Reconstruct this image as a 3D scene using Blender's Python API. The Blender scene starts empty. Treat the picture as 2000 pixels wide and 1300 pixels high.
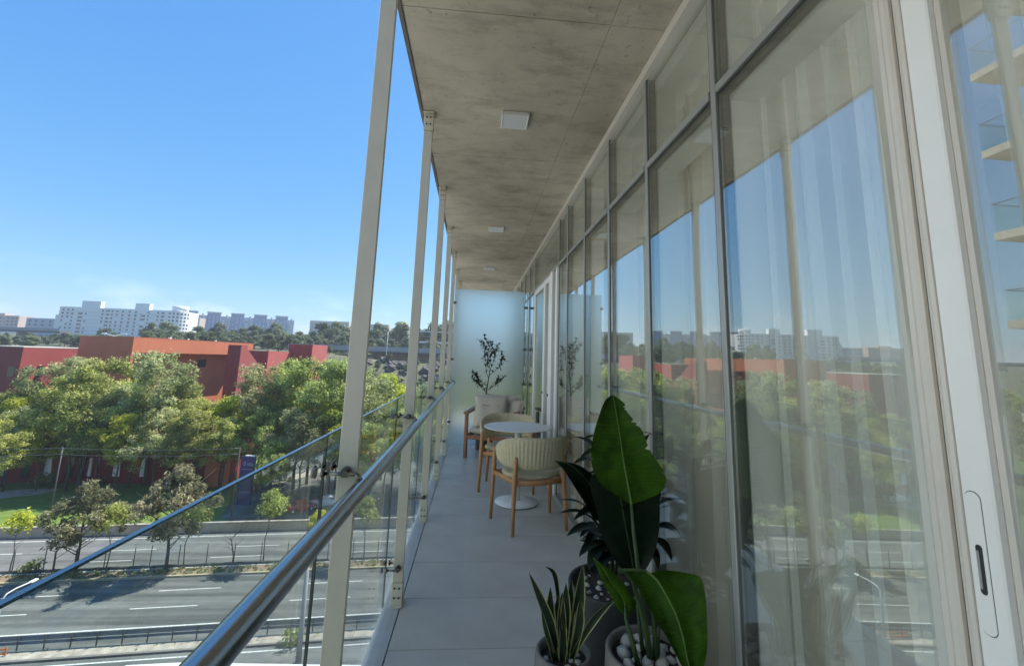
import bpy, math, random
import numpy as np
from mathutils import Vector, Matrix
random.seed(7)
D = bpy.data
COL = bpy.context.scene.collection
SC = bpy.context.scene
PI = math.pi
# ------------------------------------------------------------------ camera
cam_d = D.cameras.new('camera'); cam = D.objects.new('camera', cam_d); COL.objects.link(cam)
cam_d.sensor_width = 36.0; cam_d.lens = 15.3; cam_d.shift_y = -0.04325
cam_d.clip_start = 0.02; cam_d.clip_end = 6000
# rotation: columns are the camera's right, up and back axes in the world
def _n(v): return v.normalized()
dY = _n(Vector((-74.0, -136.5, -850.0)))
dZ = Vector((170.0, 5213.5, -850.0)).normalized(); dZ = _n(dZ - dY * dZ.dot(dY)); dX = dY.cross(dZ)
Mx = Matrix((dX, dY, dZ))
cam.matrix_world = Matrix.Translation((0, 0, 1.42)) @ Mx.to_4x4()
SC.camera = cam
# ------------------------------------------------------------------ sky, sun, exposure
SUN_EL = math.radians(57); SUN_AZ = math.atan2(0.77, 0.64)      # azimuth from +Y towards +X
w = D.worlds.new('World'); SC.world = w; w.use_nodes = True
nt = w.node_tree; nt.nodes.clear()
def N(nt, t, **k):
    n = nt.nodes.new(t)
    for a, b in k.items(): setattr(n, a, b)
    return n
def L(nt, a, b): nt.links.new(a, b)
sky = N(nt, 'ShaderNodeTexSky', sky_type='NISHITA', sun_disc=False)
sky.sun_elevation = SUN_EL; sky.sun_rotation = SUN_AZ
sky.altitude = 2200; sky.air_density = 1.35; sky.dust_density = 0.35; sky.ozone_density = 2.2
bg = N(nt, 'ShaderNodeBackground'); bg.inputs['Strength'].default_value = 0.15
# small white clouds low above the horizon
tc = N(nt, 'ShaderNodeTexCoord'); sp = N(nt, 'ShaderNodeSeparateXYZ'); L(nt, tc.outputs['Generated'], sp.inputs[0])
mp = N(nt, 'ShaderNodeMapping'); mp.inputs['Scale'].default_value = (1, 1, 2.6); L(nt, tc.outputs['Generated'], mp.inputs[0])
nz = N(nt, 'ShaderNodeTexNoise'); nz.inputs['Scale'].default_value = 5.5; nz.inputs['Detail'].default_value = 9; nz.inputs['Roughness'].default_value = .62
L(nt, mp.outputs[0], nz.inputs['Vector'])
r1 = N(nt, 'ShaderNodeMapRange'); r1.inputs[1].default_value = .53; r1.inputs[2].default_value = .66; L(nt, nz.outputs[0], r1.inputs[0])
band = N(nt, 'ShaderNodeValToRGB'); e = band.color_ramp.elements
e[0].position = 0.0; e[0].color = (1, 1, 1, 1); e[1].position = .14; e[1].color = (0, 0, 0, 1)
m_ = e = band.color_ramp.elements.new(.05); m_.color = (.9, .9, .9, 1)
L(nt, sp.outputs[2], band.inputs[0])
mu = N(nt, 'ShaderNodeMath', operation='MULTIPLY'); L(nt, r1.outputs[0], mu.inputs[0]); L(nt, band.outputs[0], mu.inputs[1])
mu2 = N(nt, 'ShaderNodeMath', operation='MULTIPLY'); L(nt, mu.outputs[0], mu2.inputs[0]); mu2.inputs[1].default_value = .42
# response of a phone camera to the sky: each channel of the sky radiance gets its own gain and power
sep = N(nt, 'ShaderNodeSeparateColor'); L(nt, sky.outputs[0], sep.inputs[0]); com = N(nt, 'ShaderNodeCombineColor')
for ch, (gain, pw_) in enumerate(((.43, 1.0), (.52, .66), (.655, .34))):
    a_ = N(nt, 'ShaderNodeMath', operation='MULTIPLY'); a_.inputs[1].default_value = .15; L(nt, sep.outputs[ch], a_.inputs[0])
    b_ = N(nt, 'ShaderNodeMath', operation='POWER'); b_.inputs[1].default_value = pw_; L(nt, a_.outputs[0], b_.inputs[0])
    c_ = N(nt, 'ShaderNodeMath', operation='MULTIPLY'); c_.inputs[1].default_value = gain / .15; L(nt, b_.outputs[0], c_.inputs[0]); L(nt, c_.outputs[0], com.inputs[ch])
mixc = N(nt, 'ShaderNodeMixRGB'); L(nt, mu2.outputs[0], mixc.inputs[0]); L(nt, com.outputs[0], mixc.inputs[1]); mixc.inputs[2].default_value = (5.2, 5.6, 6.2, 1)
L(nt, mixc.outputs[0], bg.inputs[0])
wo = N(nt, 'ShaderNodeOutputWorld'); L(nt, bg.outputs[0], wo.inputs[0])
sd = D.lights.new('sun', 'SUN'); so = D.objects.new('sun', sd); COL.objects.link(so)
sd.energy = 5.0; sd.angle = math.radians(.53); sd.color = (1.0, .955, .89)
sdir = Vector((math.cos(SUN_EL) * math.sin(SUN_AZ), math.cos(SUN_EL) * math.cos(SUN_AZ), math.sin(SUN_EL)))
so.rotation_euler = sdir.to_track_quat('Z', 'Y').to_euler(); so.location = (0, 0, 60)
SC.view_settings.view_transform = 'Standard'; SC.view_settings.look = 'None'
SC.view_settings.exposure = 0.75; SC.view_settings.gamma = 1; SC.view_settings.use_curve_mapping = False
SC.cycles.max_bounces = 12; SC.cycles.transparent_max_bounces = 40; SC.cycles.diffuse_bounces = 4
SC.cycles.glossy_bounces = 5; SC.cycles.transmission_bounces = 8; SC.cycles.caustics_reflective = False; SC.cycles.caustics_refractive = False
SC.cycles.sample_clamp_indirect = 8

# ------------------------------------------------------------------ materials
def base_mat(name):
    m = D.materials.new(name); m.use_nodes = True
    return m, m.node_tree, m.node_tree.nodes['Principled BSDF']
def mat(name, col, rough=.6, metal=0., var=.12, scale=3., bump=0., bscale=40., spec=.5, col2=None, stretch=None, detail=5, objvar=0.):
    """plain surface: base colour broken up by noise, fine relief as bump"""
    m, nt, b = base_mat(name)
    b.inputs['Roughness'].default_value = rough; b.inputs['Metallic'].default_value = metal
    b.inputs['Specular IOR Level'].default_value = spec
    tc = N(nt, 'ShaderNodeTexCoord'); vec = tc.outputs['Object']
    if stretch:
        mp = N(nt, 'ShaderNodeMapping'); mp.inputs['Scale'].default_value = stretch; L(nt, vec, mp.inputs[0]); vec = mp.outputs[0]
    nz = N(nt, 'ShaderNodeTexNoise'); nz.inputs['Scale'].default_value = scale; nz.inputs['Detail'].default_value = detail; nz.inputs['Roughness'].default_value = .6
    L(nt, vec, nz.inputs['Vector'])
    mx = N(nt, 'ShaderNodeMixRGB'); rp = N(nt, 'ShaderNodeMapRange'); rp.inputs[1].default_value = .3; rp.inputs[2].default_value = .7
    L(nt, nz.outputs[0], rp.inputs[0]); L(nt, rp.outputs[0], mx.inputs[0])
    c2 = col2 or tuple(min(1, c * (1 + var)) for c in col); c1 = col if col2 else tuple(c * (1 - var) for c in col)
    mx.inputs[1].default_value = (*c1, 1); mx.inputs[2].default_value = (*c2, 1)
    out = mx.outputs[0]
    if objvar:
        oi = N(nt, 'ShaderNodeObjectInfo'); hs = N(nt, 'ShaderNodeHueSaturation'); mr = N(nt, 'ShaderNodeMapRange')
        mr.inputs[3].default_value = 1 - objvar; mr.inputs[4].default_value = 1 + objvar
        L(nt, oi.outputs['Random'], mr.inputs[0]); L(nt, mr.outputs[0], hs.inputs['Value']); L(nt, out, hs.inputs['Color']); out = hs.outputs[0]
    L(nt, out, b.inputs['Base Color'])
    if bump:
        n2 = N(nt, 'ShaderNodeTexNoise'); n2.inputs['Scale'].default_value = bscale; n2.inputs['Detail'].default_value = 6; L(nt, vec, n2.inputs['Vector'])
        bp = N(nt, 'ShaderNodeBump'); bp.inputs['Strength'].default_value = bump; bp.inputs['Distance'].default_value = .02
        L(nt, n2.outputs[0], bp.inputs['Height']); L(nt, bp.outputs[0], b.inputs['Normal'])
    return m
def glass_mat(name, tint, a, k, rough=0., gl=(1, 1, 1), ior=1.5, warp=0.):
    m = D.materials.new(name); m.use_nodes = True; nt = m.node_tree; nt.nodes.clear()
    tr = N(nt, 'ShaderNodeBsdfTransparent'); tr.inputs[0].default_value = (*tint, 1)
    g = N(nt, 'ShaderNodeBsdfGlossy'); g.inputs['Roughness'].default_value = rough; g.inputs[0].default_value = (*gl, 1)
    fr = N(nt, 'ShaderNodeFresnel'); fr.inputs[0].default_value = ior
    # outward-facing fresnel on both faces of the pane
    geo = N(nt, 'ShaderNodeNewGeometry'); inv = N(nt, 'ShaderNodeMath', operation='MULTIPLY'); 
    lw = N(nt, 'ShaderNodeLayerWeight'); lw.inputs[0].default_value = .5
    pw = N(nt, 'ShaderNodeMath', operation='POWER'); L(nt, lw.outputs['Facing'], pw.inputs[0]); pw.inputs[1].default_value = 4.0
    mm = N(nt, 'ShaderNodeMath', operation='MULTIPLY_ADD', use_clamp=True); L(nt, pw.outputs[0], mm.inputs[0]); mm.inputs[1].default_value = k; mm.inputs[2].default_value = a
    nt.nodes.remove(fr); nt.nodes.remove(geo); nt.nodes.remove(inv)
    mx = N(nt, 'ShaderNodeMixShader'); L(nt, mm.outputs[0], mx.inputs[0]); L(nt, tr.outputs[0], mx.inputs[1]); L(nt, g.outputs[0], mx.inputs[2])
    if warp:   # slight roller-wave distortion of the toughened panes
        tcg = N(nt, 'ShaderNodeTexCoord'); nzg = N(nt, 'ShaderNodeTexNoise'); nzg.inputs['Scale'].default_value = 1.6; nzg.inputs['Detail'].default_value = 1; L(nt, tcg.outputs['Object'], nzg.inputs['Vector'])
        bpg = N(nt, 'ShaderNodeBump'); bpg.inputs['Strength'].default_value = 1; bpg.inputs['Distance'].default_value = warp; L(nt, nzg.outputs[0], bpg.inputs['Height']); L(nt, bpg.outputs[0], g.inputs['Normal'])
    o = N(nt, 'ShaderNodeOutputMaterial'); L(nt, mx.outputs[0], o.inputs[0])
    return m
def leaf_mat(name, dark, mid, light, gloss=.25, transl=.35, tintw=1.0, hue=.02, rough=.45):
    """foliage: colour from a per-leaf tint attribute, a per-object shift, some light through the leaf"""
    m, nt, b = base_mat(name)
    at = N(nt, 'ShaderNodeAttribute'); at.attribute_name = 'tint'
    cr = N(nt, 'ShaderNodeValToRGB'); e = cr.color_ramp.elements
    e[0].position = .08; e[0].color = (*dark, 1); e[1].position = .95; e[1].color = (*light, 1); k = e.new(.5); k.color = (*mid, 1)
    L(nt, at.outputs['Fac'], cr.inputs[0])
    oi = N(nt, 'ShaderNodeObjectInfo'); hs = N(nt, 'ShaderNodeHueSaturation'); 
    mr = N(nt, 'ShaderNodeMapRange'); mr.inputs[3].default_value = .5 - hue; mr.inputs[4].default_value = .5 + hue
    L(nt, oi.outputs['Random'], mr.inputs[0]); L(nt, mr.outputs[0], hs.inputs['Hue'])
    mr2 = N(nt, 'ShaderNodeMath', operation='MULTIPLY'); mr2.inputs[1].default_value = 7.31; L(nt, oi.outputs['Random'], mr2.inputs[0])
    fr = N(nt, 'ShaderNodeMath', operation='FRACT'); L(nt, mr2.outputs[0], fr.inputs[0])
    mr3 = N(nt, 'ShaderNodeMapRange'); mr3.inputs[3].default_value = .8; mr3.inputs[4].default_value = 1.2; L(nt, fr.outputs[0], mr3.inputs[0]); L(nt, mr3.outputs[0], hs.inputs['Value'])
    L(nt, cr.outputs[0], hs.inputs['Color']); L(nt, hs.outputs[0], b.inputs['Base Color'])
    b.inputs['Roughness'].default_value = rough; b.inputs['Specular IOR Level'].default_value = gloss
    tr = N(nt, 'ShaderNodeBsdfTranslucent'); L(nt, hs.outputs[0], tr.inputs[0])
    mx = N(nt, 'ShaderNodeMixShader'); mx.inputs[0].default_value = transl
    L(nt, b.outputs[0], mx.inputs[1]); L(nt, tr.outputs[0], mx.inputs[2])
    L(nt, mx.outputs[0], nt.nodes['Material Output'].inputs[0])
    return m
M = {}
M['post'] = mat('painted_post', (.64, .585, .475), .42, var=.06, scale=6, bump=.03, bscale=120)
M['steel'] = mat('brushed_steel', (.36, .37, .39), .22, 1.0, var=.05, scale=8, bump=.02, bscale=300, stretch=(6, .4, 6))
M['fitting'] = mat('dull_steel_fitting', (.17, .16, .15), .32, 1.0, var=.15, scale=30)
M['dark'] = mat('dark_parts_and_gaps', (.03, .032, .035), .5, var=.1)
M['alu'] = mat('white_aluminium', (.84, .82, .78), .33, var=.03, scale=4, spec=.6)
M['alu_beige'] = mat('beige_aluminium', (.66, .61, .54), .3, var=.04, scale=4, spec=.6)
M['alu_grey'] = mat('grey_aluminium', (.36, .36, .34), .3, .2, var=.05)
M['tile'] = mat('grey_porcelain_tile', (.53, .49, .45), .42, var=.13, scale=2.6, bump=.06, bscale=90, objvar=.02, detail=9)
M['kerb'] = mat('cast_kerb', (.56, .55, .54), .5, var=.08, scale=8, bump=.05)
M['joint'] = mat('joint_grout', (.16, .16, .16), .9)
M['plaster'] = mat('white_plaster', (.86, .85, .80), .8, var=.03, scale=2)
M['room'] = mat('room_wall', (.88, .86, .80), .9, var=.05, scale=1)
M['wood_floor'] = mat('room_floor', (.60, .54, .45), .5, var=.15, scale=2, stretch=(8, 1, 1))
M['teak'] = mat('teak_wood', (.46, .22, .09), .5, var=.22, scale=9, stretch=(6, 6, .7), bump=.05, bscale=60, detail=8)
M['teak_dark'] = mat('dark_teak_wood', (.30, .12, .06), .5, var=.22, scale=9, stretch=(6, 6, .7), bump=.05, bscale=60)
M['rope'] = mat('beige_woven_cord', (.56, .48, .31), .85, var=.12, scale=60, bump=.3, bscale=200)
M['seatcloth'] = mat('beige_seat_cloth', (.52, .45, .30), .9, var=.08, scale=90, bump=.15, bscale=260)
M['linen'] = mat('grey_linen', (.58, .50, .40), .95, var=.07, scale=60, bump=.25, bscale=220)
M['cushion'] = mat('striped_cushion', (.62, .56, .48), .95, var=.08, scale=40, bump=.25, bscale=200)
M['tabletop'] = mat('grey_laminate', (.72, .70, .66), .35, var=.04, scale=20)
M['whitemetal'] = mat('white_powder_coat', (.82, .80, .77), .4, var=.03)
M['lampwhite'] = mat('lamp_housing', (.72, .72, .68), .4, var=.02)
M['lampdiff'] = mat('lamp_diffuser', (.66, .69, .70), .25, var=.02)
M['pot_grey'] = mat('grey_cement_pot', (.17, .155, .14), .75, var=.15, scale=9, bump=.12, bscale=70)
M['pot_dark'] = mat('dark_cement_pot', (.035, .036, .037), .65, var=.2, scale=9, bump=.1, bscale=70)
M['soil'] = mat('potting_soil', (.035, .025, .018), .95, var=.3, scale=60, bump=.5)
M['pebble'] = mat('white_pebble', (.46, .44, .39), .6, var=.22, scale=24, objvar=.25, bump=.1)
M['strelitzia'] = mat('strelitzia_leaf', (.026, .068, .003), .5, var=.45, scale=14, spec=.10)
M['midrib'] = mat('leaf_midrib', (.10, .18, .03), .45, var=.1)
M['darkleaf'] = mat('dark_glossy_leaf', (.004, .011, .003), .45, var=.3, scale=18, spec=.14)
M['stalk'] = mat('green_stalk', (.025, .055, .010), .5, var=.2, scale=20)
M['snake_in'] = mat('snake_leaf_green', (.008, .020, .006), .5, var=.5, scale=30, stretch=(1, 1, 3))
M['snake_edge'] = mat('snake_leaf_margin', (.34, .33, .12), .45, var=.15)
M['olive_leaf'] = mat('olive_leaf', (.025, .032, .018), .6, var=.3, scale=30)
M['twig'] = mat('brown_twig', (.07, .05, .035), .8, var=.2)
M['bark'] = mat('tree_bark', (.085, .068, .052), .9, var=.3, scale=2, bump=.4, bscale=10, stretch=(3, 3, .6))
M['bark_pale'] = mat('pale_bark', (.16, .135, .11), .9, var=.3, scale=2, bump=.4, bscale=10)
M['asphalt'] = None
M['ledge'] = mat('white_roof_ledge', (.66, .67, .66), .6, var=.05, scale=.6)
M['paint'] = mat('road_paint', (.60, .61, .58), .6, var=.3, scale=5)
M['yellow'] = mat('yellow_kerb_paint', (.46, .36, .17), .7, scale=1.1, col2=(.36, .33, .28))
M['concrete'] = mat('street_concrete', (.36, .32, .26), .85, var=.34, scale=1.3, bump=.2, bscale=4)
M['barrier'] = mat('barrier_concrete', (.52, .40, .28), .85, var=.18, scale=.35, bump=.2, bscale=3, detail=8)
M['fence_metal'] = mat('dark_galvanised', (.10, .105, .10), .6, .4, var=.2)
M['rail_metal'] = mat('galvanised_rail', (.20, .22, .23), .5, .6, var=.15, scale=1)
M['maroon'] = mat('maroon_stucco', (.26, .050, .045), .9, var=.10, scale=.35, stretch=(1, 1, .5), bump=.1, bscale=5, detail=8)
M['maroon_lit'] = mat('maroon_stucco_lit', (.46, .115, .10), .9, var=.08, scale=.35, stretch=(1, 1, .5), bump=.1, bscale=5, detail=8)  # lighter copy of the maroon, sunlight put into the colour of lit faces
M['orange'] = mat('orange_stucco', (.56, .175, .085), .9, var=.07, scale=.35, stretch=(1, 1, .5), bump=.1, bscale=5, detail=8)
M['darkred'] = mat('dark_red_wall', (.20, .022, .018), .9, var=.15, scale=.25, detail=8)
M['winglass'] = mat('dark_window_glass', (.025, .03, .035), .12, var=.1, spec=.8)
M['offwhite'] = mat('apartment_white', (.80, .80, .78), .8, var=.05, scale=.05)
M['bluegrey'] = mat('apartment_blue_grey', (.40, .46, .54), .8, var=.08, scale=.05)
M['bluepanel'] = mat('apartment_blue_panel', (.16, .25, .42), .6, var=.1, scale=.05)
M['pinkish'] = mat('apartment_pink', (.56, .44, .38), .8, var=.06, scale=.05)
M['beigeb'] = mat('apartment_beige', (.52, .50, .44), .8, var=.05, scale=.05)
M['viaduct'] = mat('viaduct_concrete', (.32, .33, .34), .8, var=.12, scale=.2)
M['viadark'] = mat('viaduct_steel', (.12, .13, .14), .7, var=.12, scale=.2)
M['rock'] = mat('bank_rock', (.11, .10, .085), .95, var=.35, scale=.6, bump=.6, bscale=3, detail=9)
M['sign'] = mat('purple_sign_panel', (.022, .016, .12), .4, var=.1)
M['signink'] = mat('sign_lettering', (.42, .40, .60), .5)
M['carred'] = mat('red_car_paint', (.42, .02, .02), .25, spec=.7)
M['carwhite'] = mat('white_car_paint', (.62, .62, .62), .25, spec=.7)
M['cargrey'] = mat('grey_car_paint', (.20, .21, .22), .25, spec=.7)
M['tyre'] = mat('tyre_rubber', (.02, .02, .02), .85)
M['ownwall'] = mat('own_building_panel', (.66, .65, .61), .7, var=.06, scale=.4)
M['rust'] = mat('orange_plastic_barrier', (.55, .16, .05), .6, var=.15)
M['facade_glass'] = glass_mat('coated_window_glass', (.95, .965, .945), .20, .72, gl=(.98, 1, .98), warp=.0006)
M['rail_glass'] = glass_mat('clear_balustrade_glass', (.93, .975, .955), .022, .55)
M['glass_edge'] = mat('polished_glass_edge', (.02, .035, .04), .12, .0, var=.05, spec=1.0)
M['edge_top'] = mat('sky_tinted_glass_edge', (.10, .18, .24), .15, .3, var=.05, spec=1.0)  # blue tint puts the reflected sky into the top edge's colour
# side veins of the big leaves, from a per-vertex row coordinate running along the blade
for _n in ('strelitzia', 'darkleaf'):
    _t = M[_n].node_tree; _b = _t.nodes['Principled BSDF']; _a = N(_t, 'ShaderNodeAttribute'); _a.attribute_name = 'vein'
    _s = N(_t, 'ShaderNodeMath', operation='SINE'); L(_t, _a.outputs['Fac'], _s.inputs[0])
    _m = N(_t, 'ShaderNodeMapRange'); _m.inputs[1].default_value = -1; _m.inputs[3].default_value = .92; _m.inputs[4].default_value = 1.06; L(_t, _s.outputs[0], _m.inputs[0])
    _h = N(_t, 'ShaderNodeHueSaturation'); _l = _b.inputs['Base Color'].links[0].from_socket; L(_t, _l, _h.inputs['Color']); L(_t, _m.outputs[0], _h.inputs['Value']); L(_t, _h.outputs[0], _b.inputs['Base Color'])
    _p = N(_t, 'ShaderNodeBump'); _p.inputs['Strength'].default_value = .10; _p.inputs['Distance'].default_value = .003; L(_t, _s.outputs[0], _p.inputs['Height']); L(_t, _p.outputs[0], _b.inputs['Normal'])
# formed concrete: mottled, darker blotches, pin holes
def concrete_soffit():
    m, nt, b = base_mat('formed_concrete'); b.inputs['Roughness'].default_value = .8; b.inputs['Specular IOR Level'].default_value = .25
    tc = N(nt, 'ShaderNodeTexCoord'); v = tc.outputs['Object']
    def nz(sc, det, rough, st=None):
        n = N(nt, 'ShaderNodeTexNoise'); n.inputs['Scale'].default_value = sc; n.inputs['Detail'].default_value = det; n.inputs['Roughness'].default_value = rough
        if st:
            mp = N(nt, 'ShaderNodeMapping'); mp.inputs['Scale'].default_value = st; L(nt, v, mp.inputs[0]); L(nt, mp.outputs[0], n.inputs[0])
        else: L(nt, v, n.inputs['Vector'])
        return n
    a = nz(1.0, 9, .62, (1, .6, 1)); bb = nz(5, 9, .72, (.55, 1.3, 1)); c = nz(26, 5, .6)
    r = N(nt, 'ShaderNodeValToRGB'); e = r.color_ramp.elements
    e[0].position = .30; e[0].color = (.33, .295, .235, 1); e[1].position = .72; e[1].color = (.68, .62, .505, 1)
    L(nt, a.outputs[0], r.inputs[0])
    mx = N(nt, 'ShaderNodeMixRGB', blend_type='MULTIPLY'); mx.inputs[0].default_value = .75; L(nt, r.outputs[0], mx.inputs[1])
    r2 = N(nt, 'ShaderNodeValToRGB'); e = r2.color_ramp.elements; e[0].position = .28; e[0].color = (.48, .46, .43, 1); e[1].position = .52; e[1].color = (1.0, 1.0, 1.0, 1)
    L(nt, bb.outputs[0], r2.inputs[0]); L(nt, r2.outputs[0], mx.inputs[2])
    mx2 = N(nt, 'ShaderNodeMixRGB', blend_type='MULTIPLY'); mx2.inputs[0].default_value = .8; L(nt, mx.outputs[0], mx2.inputs[1])
    r3 = N(nt, 'ShaderNodeValToRGB'); e = r3.color_ramp.elements; e[0].position = .30; e[0].color = (.55, .53, .5, 1); e[1].position = .37; e[1].color = (1, 1, 1, 1)
    L(nt, c.outputs[0], r3.inputs[0]); L(nt, r3.outputs[0], mx2.inputs[2]); L(nt, mx2.outputs[0], b.inputs['Base Color'])
    bp = N(nt, 'ShaderNodeBump'); bp.inputs['Strength'].default_value = .25; bp.inputs['Distance'].default_value = .01
    L(nt, bb.outputs[0], bp.inputs['Height']); L(nt, bp.outputs[0], b.inputs['Normal'])
    return m
M['soffit'] = concrete_soffit()
def asphalt():
    m, nt, b = base_mat('worn_asphalt'); b.inputs['Roughness'].default_value = .85
    tc = N(nt, 'ShaderNodeTexCoord'); v = tc.outputs['Object']
    mp = N(nt, 'ShaderNodeMapping'); mp.inputs['Scale'].default_value = (.03, .9, 1); L(nt, v, mp.inputs[0])
    a = N(nt, 'ShaderNodeTexNoise'); a.inputs['Scale'].default_value = 1.; a.inputs['Detail'].default_value = 7; L(nt, mp.outputs[0], a.inputs[0])
    g = N(nt, 'ShaderNodeTexNoise'); g.inputs['Scale'].default_value = .9; g.inputs['Detail'].default_value = 10; g.inputs['Roughness'].default_value = .75; L(nt, v, g.inputs[0])
    r = N(nt, 'ShaderNodeValToRGB'); e = r.color_ramp.elements; e[0].position = .3; e[0].color = (.058, .062, .058, 1); e[1].position = .62; e[1].color = (.158, .162, .150, 1); L(nt, a.outputs[0], r.inputs[0])
    mx = N(nt, 'ShaderNodeMixRGB', blend_type='OVERLAY'); mx.inputs[0].default_value = .5; L(nt, r.outputs[0], mx.inputs[1]); L(nt, g.outputs[0], mx.inputs[2])
    L(nt, mx.outputs[0], b.inputs['Base Color'])
    return m
M['asphalt'] = asphalt()
def frosted():
    m = D.materials.new('frosted_glass'); m.use_nodes = True; nt = m.node_tree; nt.nodes.clear()
    t0 = N(nt, 'ShaderNodeBsdfTranslucent'); t0.inputs[0].default_value = (.90, .97, .99, 1)
    t1 = N(nt, 'ShaderNodeBsdfRefraction'); t1.inputs[0].default_value = (.95, 1, 1, 1); t1.inputs['Roughness'].default_value = .78; t1.inputs['IOR'].default_value = 1.09
    t = N(nt, 'ShaderNodeMixShader'); t.inputs[0].default_value = .86; L(nt, t0.outputs[0], t.inputs[1]); L(nt, t1.outputs[0], t.inputs[2])
    d = N(nt, 'ShaderNodeBsdfDiffuse'); d.inputs[0].default_value = (.78, .86, .86, 1)
    g = N(nt, 'ShaderNodeBsdfGlossy'); g.inputs['Roughness'].default_value = .25
    m1 = N(nt, 'ShaderNodeMixShader'); m1.inputs[0].default_value = .05; L(nt, t.outputs[0], m1.inputs[1]); L(nt, d.outputs[0], m1.inputs[2])
    m2 = N(nt, 'ShaderNodeMixShader'); m2.inputs[0].default_value = .04; L(nt, m1.outputs[0], m2.inputs[1]); L(nt, g.outputs[0], m2.inputs[2])
    o = N(nt, 'ShaderNodeOutputMaterial'); L(nt, m2.outputs[0], o.inputs[0]); return m
M['frosted'] = frosted()
def sheer(name, col, see):
    m = D.materials.new(name); m.use_nodes = True; nt = m.node_tree; nt.nodes.clear()
    t = N(nt, 'ShaderNodeBsdfTranslucent'); t.inputs[0].default_value = (*col, 1)
    d = N(nt, 'ShaderNodeBsdfDiffuse'); d.inputs[0].default_value = (*col, 1)
    p = N(nt, 'ShaderNodeBsdfTransparent')
    m1 = N(nt, 'ShaderNodeMixShader'); m1.inputs[0].default_value = .65; L(nt, t.outputs[0], m1.inputs[1]); L(nt, d.outputs[0], m1.inputs[2])
    m2 = N(nt, 'ShaderNodeMixShader'); m2.inputs[0].default_value = see; L(nt, m1.outputs[0], m2.inputs[1]); L(nt, p.outputs[0], m2.inputs[2])
    o = N(nt, 'ShaderNodeOutputMaterial'); L(nt, m2.outputs[0], o.inputs[0]); return m
M['sheer'] = sheer('sheer_curtain', (.95, .95, .90), .42)
M['drape'] = sheer('cream_drape', (.92, .89, .81), .02)
M['sheer_fold'] = sheer('sheer_curtain_fold', (.95, .95, .92), .10)
M['ash'] = leaf_mat('ash_foliage', (.17, .22, .04), (.42, .48, .13), (.80, .80, .30), transl=.6, hue=.018)
M['ash_grey'] = leaf_mat('grey_green_foliage', (.19, .22, .08), (.43, .48, .20), (.80, .78, .42), transl=.58, hue=.015)
M['lime'] = leaf_mat('lime_foliage', (.24, .28, .03), (.56, .60, .06), (.80, .78, .13), transl=.6, hue=.012)
M['feather'] = leaf_mat('feathery_foliage', (.10, .11, .05), (.27, .26, .13), (.55, .50, .27), transl=.4, hue=.01)
M['hill'] = leaf_mat('hill_foliage', (.08, .11, .05), (.18, .22, .10), (.32, .36, .17), transl=.35, hue=.02)
M['shrub'] = leaf_mat('shrub_foliage', (.10, .13, .04), (.24, .28, .09), (.42, .44, .17), transl=.35, hue=.02)
def terrain_mat():
    m, nt, b = base_mat('hillside_ground'); b.inputs['Roughness'].default_value = .95
    tc = N(nt, 'ShaderNodeTexCoord'); v = tc.outputs['Object']
    a = N(nt, 'ShaderNodeTexNoise'); a.inputs['Scale'].default_value = .06; a.inputs['Detail'].default_value = 10; a.inputs['Roughness'].default_value = .7; L(nt, v, a.inputs[0])
    r = N(nt, 'ShaderNodeValToRGB'); e = r.color_ramp.elements; e[0].position = .35; e[0].color = (.045, .060, .025, 1); e[1].position = .68; e[1].color = (.20, .16, .10, 1); k = e.new(.5); k.color = (.09, .10, .045, 1)
    L(nt, a.outputs[0], r.inputs[0]); L(nt, r.outputs[0], b.inputs['Base Color']); return m
M['terrain'] = terrain_mat()
M['lawn'] = mat('lawn_grass', (.075, .145, .018), .95, scale=.8, col2=(.15, .21, .035), bump=.5, bscale=6, detail=9)
M['dirt'] = mat('median_dirt', (.17, .12, .075), .95, scale=1.2, col2=(.30, .23, .15), bump=.5, bscale=6, detail=9)

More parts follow.
